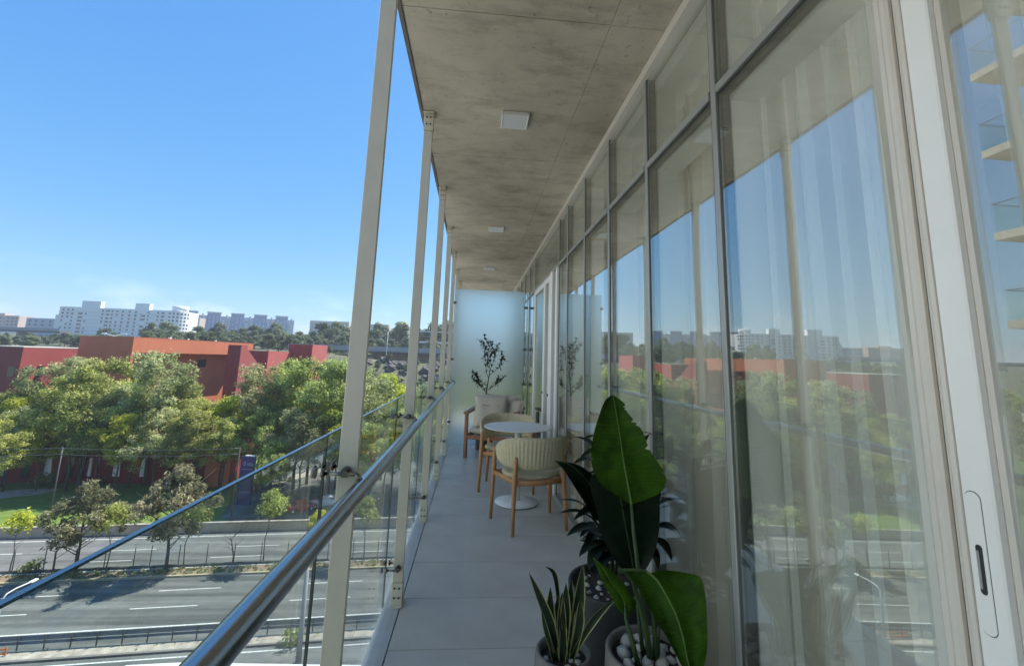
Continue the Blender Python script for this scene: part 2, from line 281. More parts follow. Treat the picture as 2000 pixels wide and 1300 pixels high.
# ------------------------------------------------------------------ mesh helpers
class MB:
    def __init__(s): s.v = []; s.f = []; s.mi = []; s.cur = 0; s.sm = False; s.smf = []
    def add(s, vs, fs, smooth=None):
        o = len(s.v); s.v += [tuple(p) for p in vs]; s.f += [tuple(i + o for i in f) for f in fs]
        s.mi += [s.cur] * len(fs); s.smf += [s.sm if smooth is None else smooth] * len(fs); return s
    def box(s, x0, x1, y0, y1, z0, z1, rot=None, c=None):
        vs = [(x, y, z) for x in (x0, x1) for y in (y0, y1) for z in (z0, z1)]
        if rot:
            c = Vector(c or ((x0 + x1) / 2, (y0 + y1) / 2, (z0 + z1) / 2)); R = Matrix.Rotation(rot, 3, 'Z'); vs = [tuple(R @ (Vector(p) - c) + c) for p in vs]
        return s.add(vs, [(0, 1, 3, 2), (4, 6, 7, 5), (0, 4, 5, 1), (2, 3, 7, 6), (0, 2, 6, 4), (1, 5, 7, 3)], False)
    def bbox(s, x0, x1, y0, y1, z0, z1, b=.004):
        """box with chamfered vertical and horizontal edges"""
        b = min(b, (x1 - x0) / 2.1, (y1 - y0) / 2.1, (z1 - z0) / 2.1); vs = []; idx = {}
        for ix, x in ((0, x0), (1, x1)):
            for iy, y in ((0, y0), (1, y1)):
                for iz, z in ((0, z0), (1, z1)):
                    sx, sy, sz = (1, -1)[ix] * b, (1, -1)[iy] * b, (1, -1)[iz] * b
                    for k, p in enumerate(((x, y + sy, z + sz), (x + sx, y, z + sz), (x + sx, y + sy, z))):
                        idx[ix, iy, iz, k] = len(vs); vs.append(p)
        f = []
        for i in (0, 1):
            a = [idx[i, 0, 0, 0], idx[i, 0, 1, 0], idx[i, 1, 1, 0], idx[i, 1, 0, 0]]; f.append(a if i == 0 else a[::-1])
            a = [idx[0, i, 0, 1], idx[1, i, 0, 1], idx[1, i, 1, 1], idx[0, i, 1, 1]]; f.append(a if i == 0 else a[::-1])
            a = [idx[0, 0, i, 2], idx[0, 1, i, 2], idx[1, 1, i, 2], idx[1, 0, i, 2]]; f.append(a if i == 0 else a[::-1])
            for j in (0, 1):
                f.append([idx[i, j, 0, 0], idx[i, j, 1, 0], idx[i, j, 1, 1], idx[i, j, 0, 1]])
                f.append([idx[i, 0, j, 0], idx[i, 1, j, 0], idx[i, 1, j, 2], idx[i, 0, j, 2]])
                f.append([idx[0, i, j, 1], idx[1, i, j, 1], idx[1, i, j, 2], idx[0, i, j, 2]])
                for k in (0, 1): f.append([idx[i, j, k, 0], idx[i, j, k, 1], idx[i, j, k, 2]])
        return s.add(vs, f, False)
    def tube(s, pts, rad, n=10, caps=True, smooth=True, sq=None):
        pts = [Vector(p) for p in pts]; rad = [rad] * len(pts) if not hasattr(rad, '__len__') else rad
        vs = []; up = None
        for i, p in enumerate(pts):
            t = (pts[min(i + 1, len(pts) - 1)] - pts[max(i - 1, 0)]).normalized()
            if up is None: up = Vector((0, 0, 1)) if abs(t.z) < .9 else Vector((0, 1, 0))
            a = t.cross(up).normalized(); b = a.cross(t).normalized(); up = b
            for k in range(n):
                q = 2 * PI * k / n; kx, ky = (1, 1) if sq is None else sq
                vs.append(p + a * math.cos(q) * rad[i] * kx + b * math.sin(q) * rad[i] * ky)
        fs = [(i * n + k, i * n + (k + 1) % n, (i + 1) * n + (k + 1) % n, (i + 1) * n + k) for i in range(len(pts) - 1) for k in range(n)]
        if caps:
            s.add(vs, fs, smooth); o = len(s.v) - len(vs)
            s.f += [tuple(o + k for k in range(n))[::-1], tuple(o + (len(pts) - 1) * n + k for k in range(n))]; s.mi += [s.cur] * 2; s.smf += [False] * 2
            return s
        return s.add(vs, fs, smooth)
    def lathe(s, prof, c=(0, 0, 0), n=32, smooth=True):
        vs = [(c[0] + r * math.cos(2 * PI * k / n), c[1] + r * math.sin(2 * PI * k / n), c[2] + z) for r, z in prof for k in range(n)]
        fs = [(i * n + k, i * n + (k + 1) % n, (i + 1) * n + (k + 1) % n, (i + 1) * n + k) for i in range(len(prof) - 1) for k in range(n)]
        return s.add(vs, fs, smooth)
    def prism(s, poly, z0, z1):
        n = len(poly); vs = [(x, y, z0) for x, y in poly] + [(x, y, z1) for x, y in poly]
        return s.add(vs, [tuple(range(n))[::-1], tuple(range(n, 2 * n))] + [(i, (i + 1) % n, n + (i + 1) % n, n + i) for i in range(n)], False)
    def extr_y(s, prof, y0, y1, smooth=False):
        """profile in x,z extruded along y"""
        n = len(prof); vs = [(x, y0, z) for x, z in prof] + [(x, y1, z) for x, z in prof]
        s.add(vs, [(i, (i + 1) % n, n + (i + 1) % n, n + i) for i in range(n)], smooth)
        o = len(s.v) - 2 * n; s.f += [tuple(o + i for i in range(n))[::-1], tuple(o + n + i for i in range(n))]; s.mi += [s.cur] * 2; s.smf += [False] * 2; return s
    def build(s, name, mats, parent=None, org=(0, 0, 0), kind=None, loc=None):
        me = D.meshes.new(name); o3 = Vector(org)
        me.from_pydata([tuple(Vector(p) - o3) for p in s.v], [], s.f); me.validate()
        if not isinstance(mats, (list, tuple)): mats = [mats]
        for m in mats: me.materials.append(M[m] if isinstance(m, str) else m)
        if len(me.polygons) == len(s.mi):
            me.polygons.foreach_set('material_index', s.mi); me.polygons.foreach_set('use_smooth', s.smf)
        me.update()
        if getattr(s, 'vein', None) and len(s.vein) == len(me.vertices): me.attributes.new('vein', 'FLOAT', 'POINT').data.foreach_set('value', s.vein)
        o = D.objects.new(name, me); COL.objects.link(o)
        if parent: o.parent = parent
        if loc is not None: o.location = loc
        if kind: o['kind'] = kind
        return o
def thing(name, label, cat, loc=(0, 0, 0), rz=0, group=None, scale=1):
    o = D.objects.new(name, None); COL.objects.link(o); o.location = loc; o.rotation_euler = (0, 0, rz); o.scale = (scale,) * 3
    o.empty_display_size = .2
    return tag(o, label, cat, group)
def tag(o, label, cat, group=None):
    o['label'] = label; o['category'] = cat
    if group: o['group'] = group
    return o
def kids(o): return [c for c in D.objects if c.parent == o]
def copy_tree(o, label=None, loc=None, rz=None, group=None, scale=None, parent=None, cache={}):
    c = o.copy(); COL.objects.link(c); c.parent = parent
    if label: c['label'] = label
    if group: c['group'] = group
    if loc is not None: c.location = loc
    if rz is not None: c.rotation_euler[2] = rz
    if scale is not None: c.scale = (scale,) * 3
    if o.name not in cache: cache[o.name] = kids(o)
    for k in cache[o.name]: copy_tree(k, parent=c)
    return c
def dup(o, parent, loc, rz=None, scale=None):
    c = o.copy(); COL.objects.link(c); c.parent = parent; c.location = loc
    if rz is not None: c.rotation_euler = (0, 0, rz)
    if scale is not None: c.scale = scale
    return c
def struct(mb, name, mats, parent=None, **k):
    o = mb.build(name, mats, parent, **k)
    if not parent: o['kind'] = 'structure'
    return o
G = -22.58   # street level; the balcony floor is z = 0
HC = 3.08    # soffit height
# ================================================================== THE BALCONY
YA, YB = -3.0, 10.95
fl = struct(MB().box(-.362, .93, YA, YB, -.03, -.012), 'floor', 'joint')
tm = MB().bbox(-.3575, .905, .0025, .4675, -.012, 0, .002).build('tile', 'tile', fl)
y = .547 - .47 * 7; first = True
while y < YB - .47:
    if first: tm.location = (0, y, 0); first = False
    else: dup(tm, fl, (0, y, 0))
    y += .47
# cast edge strip with a rounded nose, standing on the slab
prof = [(-.3625, -.03), (-.3625, .002), (-.40, .006)] + [(-.43 - .035 * math.sin(a), -.03 + .036 * math.cos(a)) for a in [i * PI / 12 for i in range(7)]] + [(-.465, -.30), (-.3625, -.30)]
struct(MB().extr_y(prof[::-1], YA, YB), 'floor_edge', 'kerb')
struct(MB().box(-.3615, .95, YA, YB, -.30, -.0305), 'slab', 'soffit')
# soffit: slab with formwork panels a few millimetres proud of it
ceil = struct(MB().box(-.445, 1.3, YA, YB, HC + .006, HC + .26), 'ceiling', 'soffit')
ys = [YA, -.6, 1.887, 3.417, 5.19, 6.78, 8.6, YB]
for i in range(len(ys) - 1):
    for (xa, xb) in ((-.418, .603), (.606, .905)):
        dz = random.uniform(-.0012, .0012)
        MB().bbox(xa, xb, ys[i] + .0015, ys[i + 1] - .0015, HC + dz, HC + .0075 + dz, .0012).build('formwork_panel', 'soffit', ceil)
MB().box(-.445, -.425, YA, YB, HC - .006, HC + .0055).build('drip_edge', 'pot_grey', ceil)
# ceiling lights
lights = [(2.80, 'square white ceiling light nearest the viewer, largest on the concrete soffit'),
          (5.38, 'second square ceiling light along the soffit, beyond the nearest one'),
          (7.87, 'third ceiling light along the soffit, small and thin, before the end screen'),
          (10.45, 'farthest ceiling light, just showing above the top of the frosted screen')]
cl0 = None
for yy, lb in lights:
    if cl0 is None:
        cl0 = thing('ceiling_light', lb, 'ceiling light', (.207, yy, HC), group='square ceiling lights on the soffit')
        mb = MB().bbox(-.094, -.082, -.092, .092, -.030, 0).bbox(.082, .094, -.092, .092, -.030, 0).bbox(-.082, .082, -.092, -.08, -.030, 0).bbox(-.082, .082, .08, .092, -.030, 0)
        mb.build('lamp_frame', 'lampwhite', cl0); MB().box(-.0815, .0815, -.0795, .0795, -.026, -.004).build('diffuser', 'lampdiff', cl0)
    else: copy_tree(cl0, lb, (.207, yy, HC))
# ------------------------------------------------------------------ posts and balustrade
PX_ = -.385
posts_y = [.18 + 1.325 * i for i in range(-2, 9)]
words = ['seventh', 'sixth', 'fifth']
plabel = {3: 'nearest tall pale post of the balcony edge, running up past the soffit corner', 4: 'second tall post from the viewer, its top bracket on the soffit edge',
          5: 'third tall post along the balustrade, between the second post and the screen', 6: 'fourth tall post along the balustrade towards the frosted screen',
          7: 'fifth tall post, last one standing before the frosted screen', 8: 'sixth post, just beyond the frosted screen, seen above the handrail',
          9: 'seventh post, farther beyond the frosted screen', 10: 'eighth and farthest post at the end of the balcony'}
p0 = None
def make_post():
    t = thing('balustrade_post', 'p', 'post', (PX_, posts_y[3], 0), group='tall posts along the balcony edge')
    MB().bbox(-.03, .03, -.010, .010, .02, HC - .02, .002).build('post_bar', 'post', t)
    for z0, nm in ((-.005, 'foot_bracket'), (HC - .133, 'top_bracket')):
        mb = MB().bbox(-.033, .033, -.020, -.0105, z0 + .005, z0 + .125, .002).bbox(-.033, .033, .0105, .020, z0 + .005, z0 + .125, .002)
        if nm == 'foot_bracket': mb.bbox(-.036, .036, -.05, .05, .0025, .010, .002)
        else: mb.bbox(-.036, .036, -.05, .05, HC - .010, HC - .002, .002)
        br = mb.build(nm, 'post', t)
        for bx in (-.013, .013):
            for bz in (.05, .10): MB().tube([(bx, -.020, z0 + bz), (bx, -.025, z0 + bz)], .0055, 6).build('bolt', 'dark', br)
    for z in (1.055, .20):
        mb = MB().tube([(-.0, -.012, z), (-.0, -.026, z)], .016, 16)                      # disc on the post face
        mb.tube([(-.0, -.026, z), (-.0, -.050, z)], .010, 12)
        mb.tube([(-.062, -.044, z), (.038 if z > .5 else .012, -.044, z)], .006, 10)    # rod out to the glass (and in to the rail)
        mb.tube([(-.068, -.044, z), (-.060, -.044, z)], .014, 14)                        # inner puck
        mb.tube([(-.096, -.044, z), (-.0845, -.044, z)], .015, 14)                       # outer puck
        if z > .5: mb.tube([(.036, -.044, z), (.052, -.044, z - .018)], .0075, 8)
        mb.build('glass_clamp', 'fitting', t)
        mb = MB().tube([(-.062, .050, z), (.012, .050, z)], .006, 8).tube([(-.068, .050, z), (-.060, .050, z)], .014, 14).tube([(-.096, .050, z), (-.0845, .050, z)], .015, 14)
        mb.tube([(0, .012, z), (0, .056, z)], .010, 10).build('glass_clamp', 'fitting', t)
    return t
for i, yy in enumerate(posts_y):
    lb = plabel.get(i, 'tall post of the balcony edge behind the viewer')
    if p0 is None: p0 = make_post(); p0['label'] = lb; p0.location = (PX_, yy, 0)
    else: copy_tree(p0, lb, (PX_, yy, 0))
hr = tag(MB().tube([(-.33, y_, 1.015) for y_ in (YA, 0, 3, 7.49)], .0255, 28).build('handrail', 'steel'), 'round brushed steel handrail running along the whole balustrade', 'handrail')
MB().tube([(-.33, 7.47, 1.015), (-.33, 7.492, 1.015)], .034, 20).build('end_flange', 'fitting', hr)
glabel = {2: 'nearest clear glass balustrade panel, lower left of the view', 3: 'clear glass balustrade panel between the first and second posts', 4: 'clear glass balustrade panel between the second and third posts',
          5: 'clear glass balustrade panel between the third and fourth posts', 6: 'clear glass balustrade panel between the fourth and fifth posts', 7: 'clear glass balustrade panel beside the frosted screen'}
for i in range(len(posts_y) - 1):
    a, b = posts_y[i] + .003, posts_y[i + 1] - .003
    p = thing('glass_panel', glabel.get(i, 'clear glass balustrade panel beyond the frosted screen or behind the viewer'), 'glass panel', (-.461, a, 0), group='glass panels of the balustrade')
    MB().box(-.004, .004, 0.0015, b - a - .0015, -.14, 1.160).build('pane', 'rail_glass', p)
    mb = MB().box(-.0045, .0045, 0, b - a, 1.1602, 1.164); mb.build('top_edge', 'edge_top', p)
    MB().box(-.004, .004, 0, .0014, -.14, 1.160).build('side_edge', 'glass_edge', p); MB().box(-.004, .004, b - a - .0014, b - a, -.14, 1.160).build('side_edge', 'glass_edge', p)
# ------------------------------------------------------------------ frosted end screen
sc = thing('frosted_screen', 'tall pale blue frosted glass privacy screen closing the far end of the balcony', 'screen', (0, 7.5, 0))
MB().box(-.372, .845, -.006, .006, .018, 2.60).build('frosted_pane', 'frosted', sc, loc=(0, 0, 0))
MB().box(.872, .903, -.006, .006, .018, 2.60).build('frosted_pane', 'frosted', sc)
for z in (2.32, 1.60, 1.02):
    MB().bbox(.825, .892, -.018, -.0065, z - .02, z + .02, .003).bbox(.825, .892, .0065, .018, z - .02, z + .02, .003).build('screen_clamp', 'fitting', sc)
for z in (2.36, 1.40, .38):
    MB().bbox(-.395, -.345, -.018, -.0065, z - .02, z + .02, .003).bbox(-.395, -.345, .0065, .018, z - .02, z + .02, .003).build('screen_clamp', 'fitting', sc)
# ------------------------------------------------------------------ glazed wall
XF = .91
wall = thing('window_wall', 'long glazed wall of coated panes in slim grey mullions along the right of the balcony', 'window wall', (XF, 0, 0))
ZT = 2.505
mull = [.846, 1.53, 2.222, 2.915, 3.61, 4.305, 4.76]
mull2 = [6.75, 7.45, 8.15, 8.85, 9.55, 10.25, 10.9]
neg = [-1.05, -1.75, -2.45]
mullp = None
for yy in mull[1:] + mull2 + neg:
    if mullp is None:
        mb = MB().bbox(-.004, .05, -.016, .016, .06, HC - .055, .002)
        mullp = mb.build('mullion', 'alu_grey', wall, loc=(0, yy, 0))
        gask = MB().box(.001, .05, -.0255, -.0165, .06, HC - .055).box(.001, .05, .0165, .0255, .06, HC - .055).build('gasket', 'fence_metal', wall, loc=(0, yy, 0))
        mb = MB().box(.055, .165, -.03, .03, .06, HC - .05); pier = mb.build('inner_pier', 'plaster', wall, loc=(0, yy, 0))
    else: dup(mullp, wall, (0, yy, 0)); dup(gask, wall, (0, yy, 0)); dup(pier, wall, (0, yy, 0))
segs = [(mull[i], mull[i + 1]) for i in range(len(mull) - 1)] + [(mull2[i], mull2[i + 1]) for i in range(len(mull2) - 1)] + [(-1.75, -1.05), (-2.45, -1.75)]
for a, b in segs + [(-1.05, .846), (4.76, 6.75)]:
    MB().bbox(-.008, .05, a + .0255, b - .0255, ZT - .016, ZT + .016, .002).build('transom', 'alu_grey', wall)
    MB().box(.000, .05, a + .0255, b - .0255, ZT - .0225, ZT - .0165).box(.000, .05, a + .0255, b - .0255, ZT + .0165, ZT + .0225).build('gasket', 'fence_metal', wall)
    MB().box(.056, .1645, a + .031, b - .031, ZT - .045, ZT + .03).box(.056, .1645, a + .031, b - .031, HC - .14, HC - .05).build('inner_soffit', 'plaster', wall)
    MB().box(.004, .012, a + .026, b - .026, ZT + .0225, HC - .056).build('upper_pane', 'facade_glass', wall)
for a, b in segs: MB().box(.004, .012, a + .026, b - .026, .0605, ZT - .0225).build('lower_pane', 'facade_glass', wall)
MB().box(-.025, .05, YA, YB, HC - .0545, HC - .002).build('head_trim', 'alu_beige', wall)
MB().box(-.012, .05, YA, YB, .0005, .0595).build('sill', 'alu_grey', wall)
# interior behind the glass
struct(MB().box(XF + .17, 3.7, YA, YB, -.03, 0), 'room_floor', 'wood_floor')
struct(MB().box(XF + .17, 3.7, YA, YB, HC - .05, HC), 'room_ceiling', 'plaster')
struct(MB().box(3.6, 3.7, .9, YB, 0.001, HC - .051), 'room_wall', 'room')  # stops short, leaving a made-up rear opening that lets sun brighten the curtains
for yy in (YA, 4.05, 6.4, YB - .1): struct(MB().box(1.35, 3.599, yy, yy + .1, 0, HC - .051), 'partition_wall', 'room')
# curtains hung just inside the glass
def curtain(label, y0, y1, z1, mat_, x=1.15, amp=.06, seed=1, n=9, gather=1.0, z0=.015):
    rnd = random.Random(seed); NU = int((y1 - y0) * 150); NV = 14; vs = []; fs = []
    ph = [rnd.uniform(0, 6.28) for _ in range(6)]; fr = [n * (1 + .23 * k) * rnd.uniform(.8, 1.2) for k in range(6)]
    for j in range(NV + 1):
        t = j / NV; z = z1 + (z0 - z1) * t
        for i in range(NU + 1):
            u = i / NU; yy = y0 + (y1 - y0) * u
            a = sum(math.copysign(abs(math.sin(u * fr[k] * 2 * PI * (y1 - y0) + ph[k] + t * (.9 - .4 * k))) ** .7, math.sin(u * fr[k] * 2 * PI * (y1 - y0) + ph[k] + t * (.9 - .4 * k))) / (1 + k * .6) for k in range(6))
            b_ = math.sin(2 * (u * fr[0] * 2 * PI * (y1 - y0) + ph[0] + t * .9)) + .6 * math.sin(2 * (u * fr[2] * 2 * PI * (y1 - y0) + ph[2]))
            vs.append((x + amp * a * (.55 + .45 * t) / 1.6, yy + .030 * b_ + .012 * math.sin(u * 31 + ph[0]) * t + (.05 * t * math.sin(ph[1] + u * 5)), z))
    for j in range(NV):
        for i in range(NU): q = j * (NU + 1) + i; fs.append((q, q + 1, q + NU + 2, q + NU + 1))
    mb = MB(); mb.add(vs, fs, True)
    return tag(mb.build('curtain', mat_), label, 'curtain')
C1 = curtain('sheer curtain with wide folds behind the largest pane, right of the tall leaf', .92, 1.72, 2.99, 'sheer', seed=3, n=4.2, x=1.17, amp=.075)
curtain('cream gathered curtain behind the second pane from the sliding door', 1.74, 2.52, 2.93, 'drape', seed=5, n=6, x=1.16)
curtain('narrow hanging sheer edge left of the dark gap, behind the tall plant', 2.70, 3.0, 2.93, 'sheer', seed=8, n=5)
curtain('cream curtain behind the panes next to the far sliding door', 4.2, 5.9, 2.93, 'drape', seed=11, n=6)
C5 = curtain('bluish sheer curtain behind the glass of the near sliding door', .05, .78, 2.95, 'sheer', seed=15, n=5, x=1.12)
def fold_strips(cur, strips):
    """dense gathered folds hanging in front of the sheer, each a slim doubled-over strip"""
    for y0_, w_, sl, x_ in strips:
        vs = []; n = 16
        for j in range(n + 1):
            t = j / n; z = 2.97 - 2.94 * t
            for k in range(9): q = k / 8; vs.append((x_ - .012 * math.sin(PI * q) - .008 * math.sin(3 * t + y0_ * 9), y0_ + sl * t + w_ * (.7 + .6 * t) * (q - .5), z))
        mb = MB(); mb.add(vs, [(j * 9 + k, j * 9 + k + 1, (j + 1) * 9 + k + 1, (j + 1) * 9 + k) for j in range(n) for k in range(8)], True); mb.build('fold', 'sheer_fold', cur)
fold_strips(C1, [(1.06, .05, -.03, 1.085), (1.19, .035, -.04, 1.082), (1.30, .06, -.05, 1.09), (1.47, .03, .02, 1.09), (1.62, .07, -.03, 1.10), (1.76, .04, .0, 1.10)])
fold_strips(C5, [(.42, .05, -.02, 1.055), (.52, .03, -.03, 1.05), (.66, .06, -.03, 1.055)])
tag(MB().tube([(1.24, 2.96, 2.86), (1.24, 4.02, 2.86)], .012, 10).build('curtain_rod', 'fence_metal'), 'dark empty curtain rod behind the uncovered upper pane', 'curtain rod')
# ------------------------------------------------------------------ sliding doors
def stile(mb, y0, y1, x0, x1, z0=.03, z1=ZT - .024, b=.006): return mb.bbox(x0, x1, y0, y1, z0, z1, b)
nd = thing('sliding_door', 'white framed sliding glass door with a recessed black pull, right edge of the view', 'sliding door', (XF, 0, 0))
mb = MB(); stile(mb, .822, .8435, -.004, .06); stile(mb, .800, .8205, -.014, .06); stile(mb, .7835, .7985, -.006, .06); mb.build('door_jamb', 'alu_beige', nd)
mb = MB(); stile(mb, .7690, .7790, -.022, .05); mb.build('interlock_strip', 'alu_beige', nd)
mb = MB(); stile(mb, .7795, .7830, .000, .06); stile(mb, .7985, .8000, .0, .06); mb.build('painted_shadow_gap', 'dark', nd)  # solid dark strips stand in for the shaded gaps between profiles
mb = MB(); stile(mb, .7170, .7685, -.016, .05, b=.003); mb.build('door_stile', 'alu', nd)
mb = MB(); stile(mb, .7050, .7165, -.006, .05); mb.build('glazing_bead', 'alu_beige', nd)
mb = MB(); stile(mb, -.30, -.22, -.016, .05); mb.bbox(-.016, .05, -.22, .705, .03, .12).bbox(-.016, .05, -.22, .705, ZT - .10, ZT - .024); mb.build('door_frame', 'alu', nd)
MB().box(.006, .014, -.219, .7045, .1205, ZT - .1005).build('door_pane', 'facade_glass', nd)
MB().box(.006, .014, -1.02, -.301, .06, ZT - .024).build('side_pane', 'facade_glass', nd)
# pull: round-ended cover plate with a black slot
def pill(mb, yc, z0, z1, w, x0, x1, n=8):
    r = w / 2; pts = [(yc + r * math.cos(PI * k / n), z1 - r + r * math.sin(PI * k / n)) for k in range(n + 1)] + [(yc - r * math.cos(PI * k / n), z0 + r - r * math.sin(PI * k / n)) for k in range(n + 1)]
    m = len(pts); vs = [(x0, a, b) for a, b in pts] + [(x1, a, b) for a, b in pts]
    return mb.add(vs, [tuple(range(m)), tuple(range(m, 2 * m))[::-1]] + [(i, i + m, (i + 1) % m + m, (i + 1) % m) for i in range(m)], False)
hd = pill(MB(), .7495, .985, 1.215, .024, -.0175, -.0155).build('handle_plate', 'alu', nd)
pill(MB(), .7495, .9835, 1.2165, .0255, -.0165, -.0157).build('painted_plate_shadow', 'fence_metal', hd)  # thin dark rim drawn round the plate as its shadow
pill(MB(), .7490, 1.048, 1.128, .0105, -.0182, -.0168).build('pull_slot', 'dark', hd)
pill(MB(), .7515, 1.056, 1.118, .004, -.0190, -.0181).build('pull_lip', 'alu_grey', hd)
fd = thing('sliding_door', 'far white framed sliding door beside the frosted screen, its dark gap showing', 'sliding door', (XF, 0, 0))
mb = MB(); stile(mb, 4.785, 4.86, -.02, .05); stile(mb, 5.02, 5.10, -.035, .05); stile(mb, 5.20, 5.30, -.02, .05); stile(mb, 5.62, 5.72, -.02, .05); stile(mb, 6.60, 6.72, -.012, .05); mb.build('door_frame', 'alu', fd)
mb = MB(); stile(mb, 4.862, 5.018, .02, .05, b=.002); mb.build('painted_dark_gap', 'dark', fd)  # solid dark strip stands in for the shade in the door gap
MB().box(.006, .014, 5.30, 5.62, .06, ZT - .1).build('door_pane', 'facade_glass', fd)
MB().box(.006, .014, 5.72, 6.60, .06, ZT - .1).build('door_pane', 'facade_glass', fd)
MB().box(-.015, .05, 5.301, 6.599, ZT - .0995, ZT - .03).build('top_rail', 'alu', fd)
for yy in (5.25, 5.66): MB().tube([(-.02, yy, 1.02), (-.032, yy, 1.02)], .014, 12).build('door_lock', 'dark', fd)

# ================================================================== FURNITURE
# round bistro table
tb = thing('bistro_table', 'round pale bistro table on a white column and disc base, between the two chairs', 'table', (.49, 4.66, 0))
MB().lathe([(0, .728), (.33, .728), (.352, .733), (.358, .738), (.352, .742), (.345, .7435), (0, .7435)], n=56).build('table_top', 'tabletop', tb)
MB().tube([(0, 0, .018), (0, 0, .71)], .036, 20).build('column', 'whitemetal', tb)
MB().lathe([(0, .71), (.09, .71), (.10, .718), (.10, .7275), (0, .7275)], n=20).bbox(-.16, .16, -.02, .02, .700, .7275).bbox(-.02, .02, -.16, .16, .700, .7275).build('mounting_plate', 'whitemetal', tb)
MB().lathe([(0, 0.006), (.215, .006), (.22, .010), (.218, .016), (.10, .024), (.05, .03), (0, .03)], n=48).build('base_disc', 'whitemetal', tb)
MB().lathe([(0, 0.0005), (.212, .0005), (.212, .0058), (0, .0058)], n=40).build('base_ring', 'dark', tb)
# woven tub chair
def make_chair():
    t = thing('woven_armchair', 'c', 'chair', group='woven tub chairs at the bistro table')
    fw, rw = .283, .225; fy, ry = .185, -.215
    for s in (-1, 1):
        MB().tube([(s * (fw + .012), fy + .012, 0), (s * (fw + .006), fy + .006, .25), (s * fw, fy, .44), (s * (fw - .004), fy - .005, .618), (s * (fw - .004), fy - .005, .632)], [.0135, .019, .0225, .018, .012], 12).build('leg', 'teak', t)
        MB().tube([(s * (rw + .020), ry - .035, 0), (s * (rw + .012), ry - .02, .25), (s * rw, ry, .42), (s * (rw - .002), ry - .012, .60), (s * (rw - .002), ry - .013, .612)], [.0135, .019, .023, .017, .010], 12).build('leg', 'teak', t)
    # seat frame: side, front and back rails
    fr = [(-fw, fy - .01), (-.25, -.02), (-rw, ry), (0, ry - .035), (rw, ry), (.25, -.02), (fw, fy - .01)]
    mb = MB(); mb.tube([(x, y_, .400) for x, y_ in fr], .024, 8, sq=(.55, 1)); mb.tube([(-fw, fy, .40), (0, fy + .03, .40), (fw, fy, .40)], .024, 8, sq=(.55, 1)); mb.build('seat_frame', 'teak', t)
    # cushion: rounded D
    def ring(sc, z): return [(x * sc, yy * sc - .01, z) for x, yy in [(.255 * math.cos(a) * (1 if abs(math.cos(a)) < .8 else .98), .225 * math.sin(a) * (1.0 if math.sin(a) < 0 else .98)) for a in [2 * PI * k / 40 for k in range(40)]]]
    vs = []; lev = [(.90, .412), (1.0, .418), (1.035, .432), (1.03, .447), (.98, .458), (.80, .464), (.4, .466)]
    for sc_, z in lev: vs += ring(sc_, z)
    fs = [(i * 40 + k, i * 40 + (k + 1) % 40, (i + 1) * 40 + (k + 1) % 40, (i + 1) * 40 + k) for i in range(len(lev) - 1) for k in range(40)]
    mb = MB(); mb.add(vs, fs, True); mb.add(vs[-40:], [tuple(range(40))], True); mb.add(vs[:40], [tuple(range(40))[::-1]], True); mb.build('seat_cushion', 'seatcloth', t)
    MB().tube(ring(1.04, .440) + [ring(1.04, .440)[0]], .004, 6, caps=False).build('piping', 'rope', t)
    # wrap-around back of vertical channels
    NA = 232; ribs = 38; vs = []; prof_n = 9
    for i in range(NA + 1):
        u = i / NA * 2 - 1; ang = -PI / 2 + u * 2.02; c_, s_ = math.cos(ang), math.sin(ang)
        cx, cy = .288 * c_, .262 * s_ * (1.05 if s_ < 0 else 1.0) - .005
        nrm = Vector((c_ / .288, s_ / .262, 0)).normalized(); k = abs(u)
        top = .775 - .155 * max(0, (k - .30) / .70) ** 1.7; bot = .508 + .060 * max(0, (k - .5) / .5) ** 1.6
        lean = .05 * (1 - k * .7); rib = .0050 * abs(math.sin(PI * ribs * i / NA))
        th = .017
        for j in range(prof_n * 2):
            if j < prof_n: q = j / (prof_n - 1); side = 1
            else: q = 1 - (j - prof_n) / (prof_n - 1); side = -1
            zz = bot + (top - bot) * q; edge = 1 - abs(2 * q - 1) ** 6
            d = side * (th * (.25 + .75 * edge) + rib * edge) + lean * q
            p = Vector((cx, cy, zz)) + nrm * d; vs.append(tuple(p))
    R_ = prof_n * 2; fs = [(i * R_ + j, (i + 1) * R_ + j, (i + 1) * R_ + (j + 1) % R_, i * R_ + (j + 1) % R_) for i in range(NA) for j in range(R_)]
    mb = MB(); mb.add(vs, fs, True); mb.add(vs[:R_], [tuple(range(R_))], True); mb.add(vs[-R_:], [tuple(range(R_))[::-1]], True)
    mb.build('backrest', 'rope', t)
    return t
ch = make_chair(); ch['label'] = 'woven tub chair on teak legs nearest the viewer, its ribbed back to the camera'
ch.location = (.548, 4.11, 0); ch.rotation_euler = (0, 0, math.radians(15))
copy_tree(ch, 'woven tub chair across the bistro table, before the lounge chair', (.425, 5.17, 0), math.radians(180 - 6))
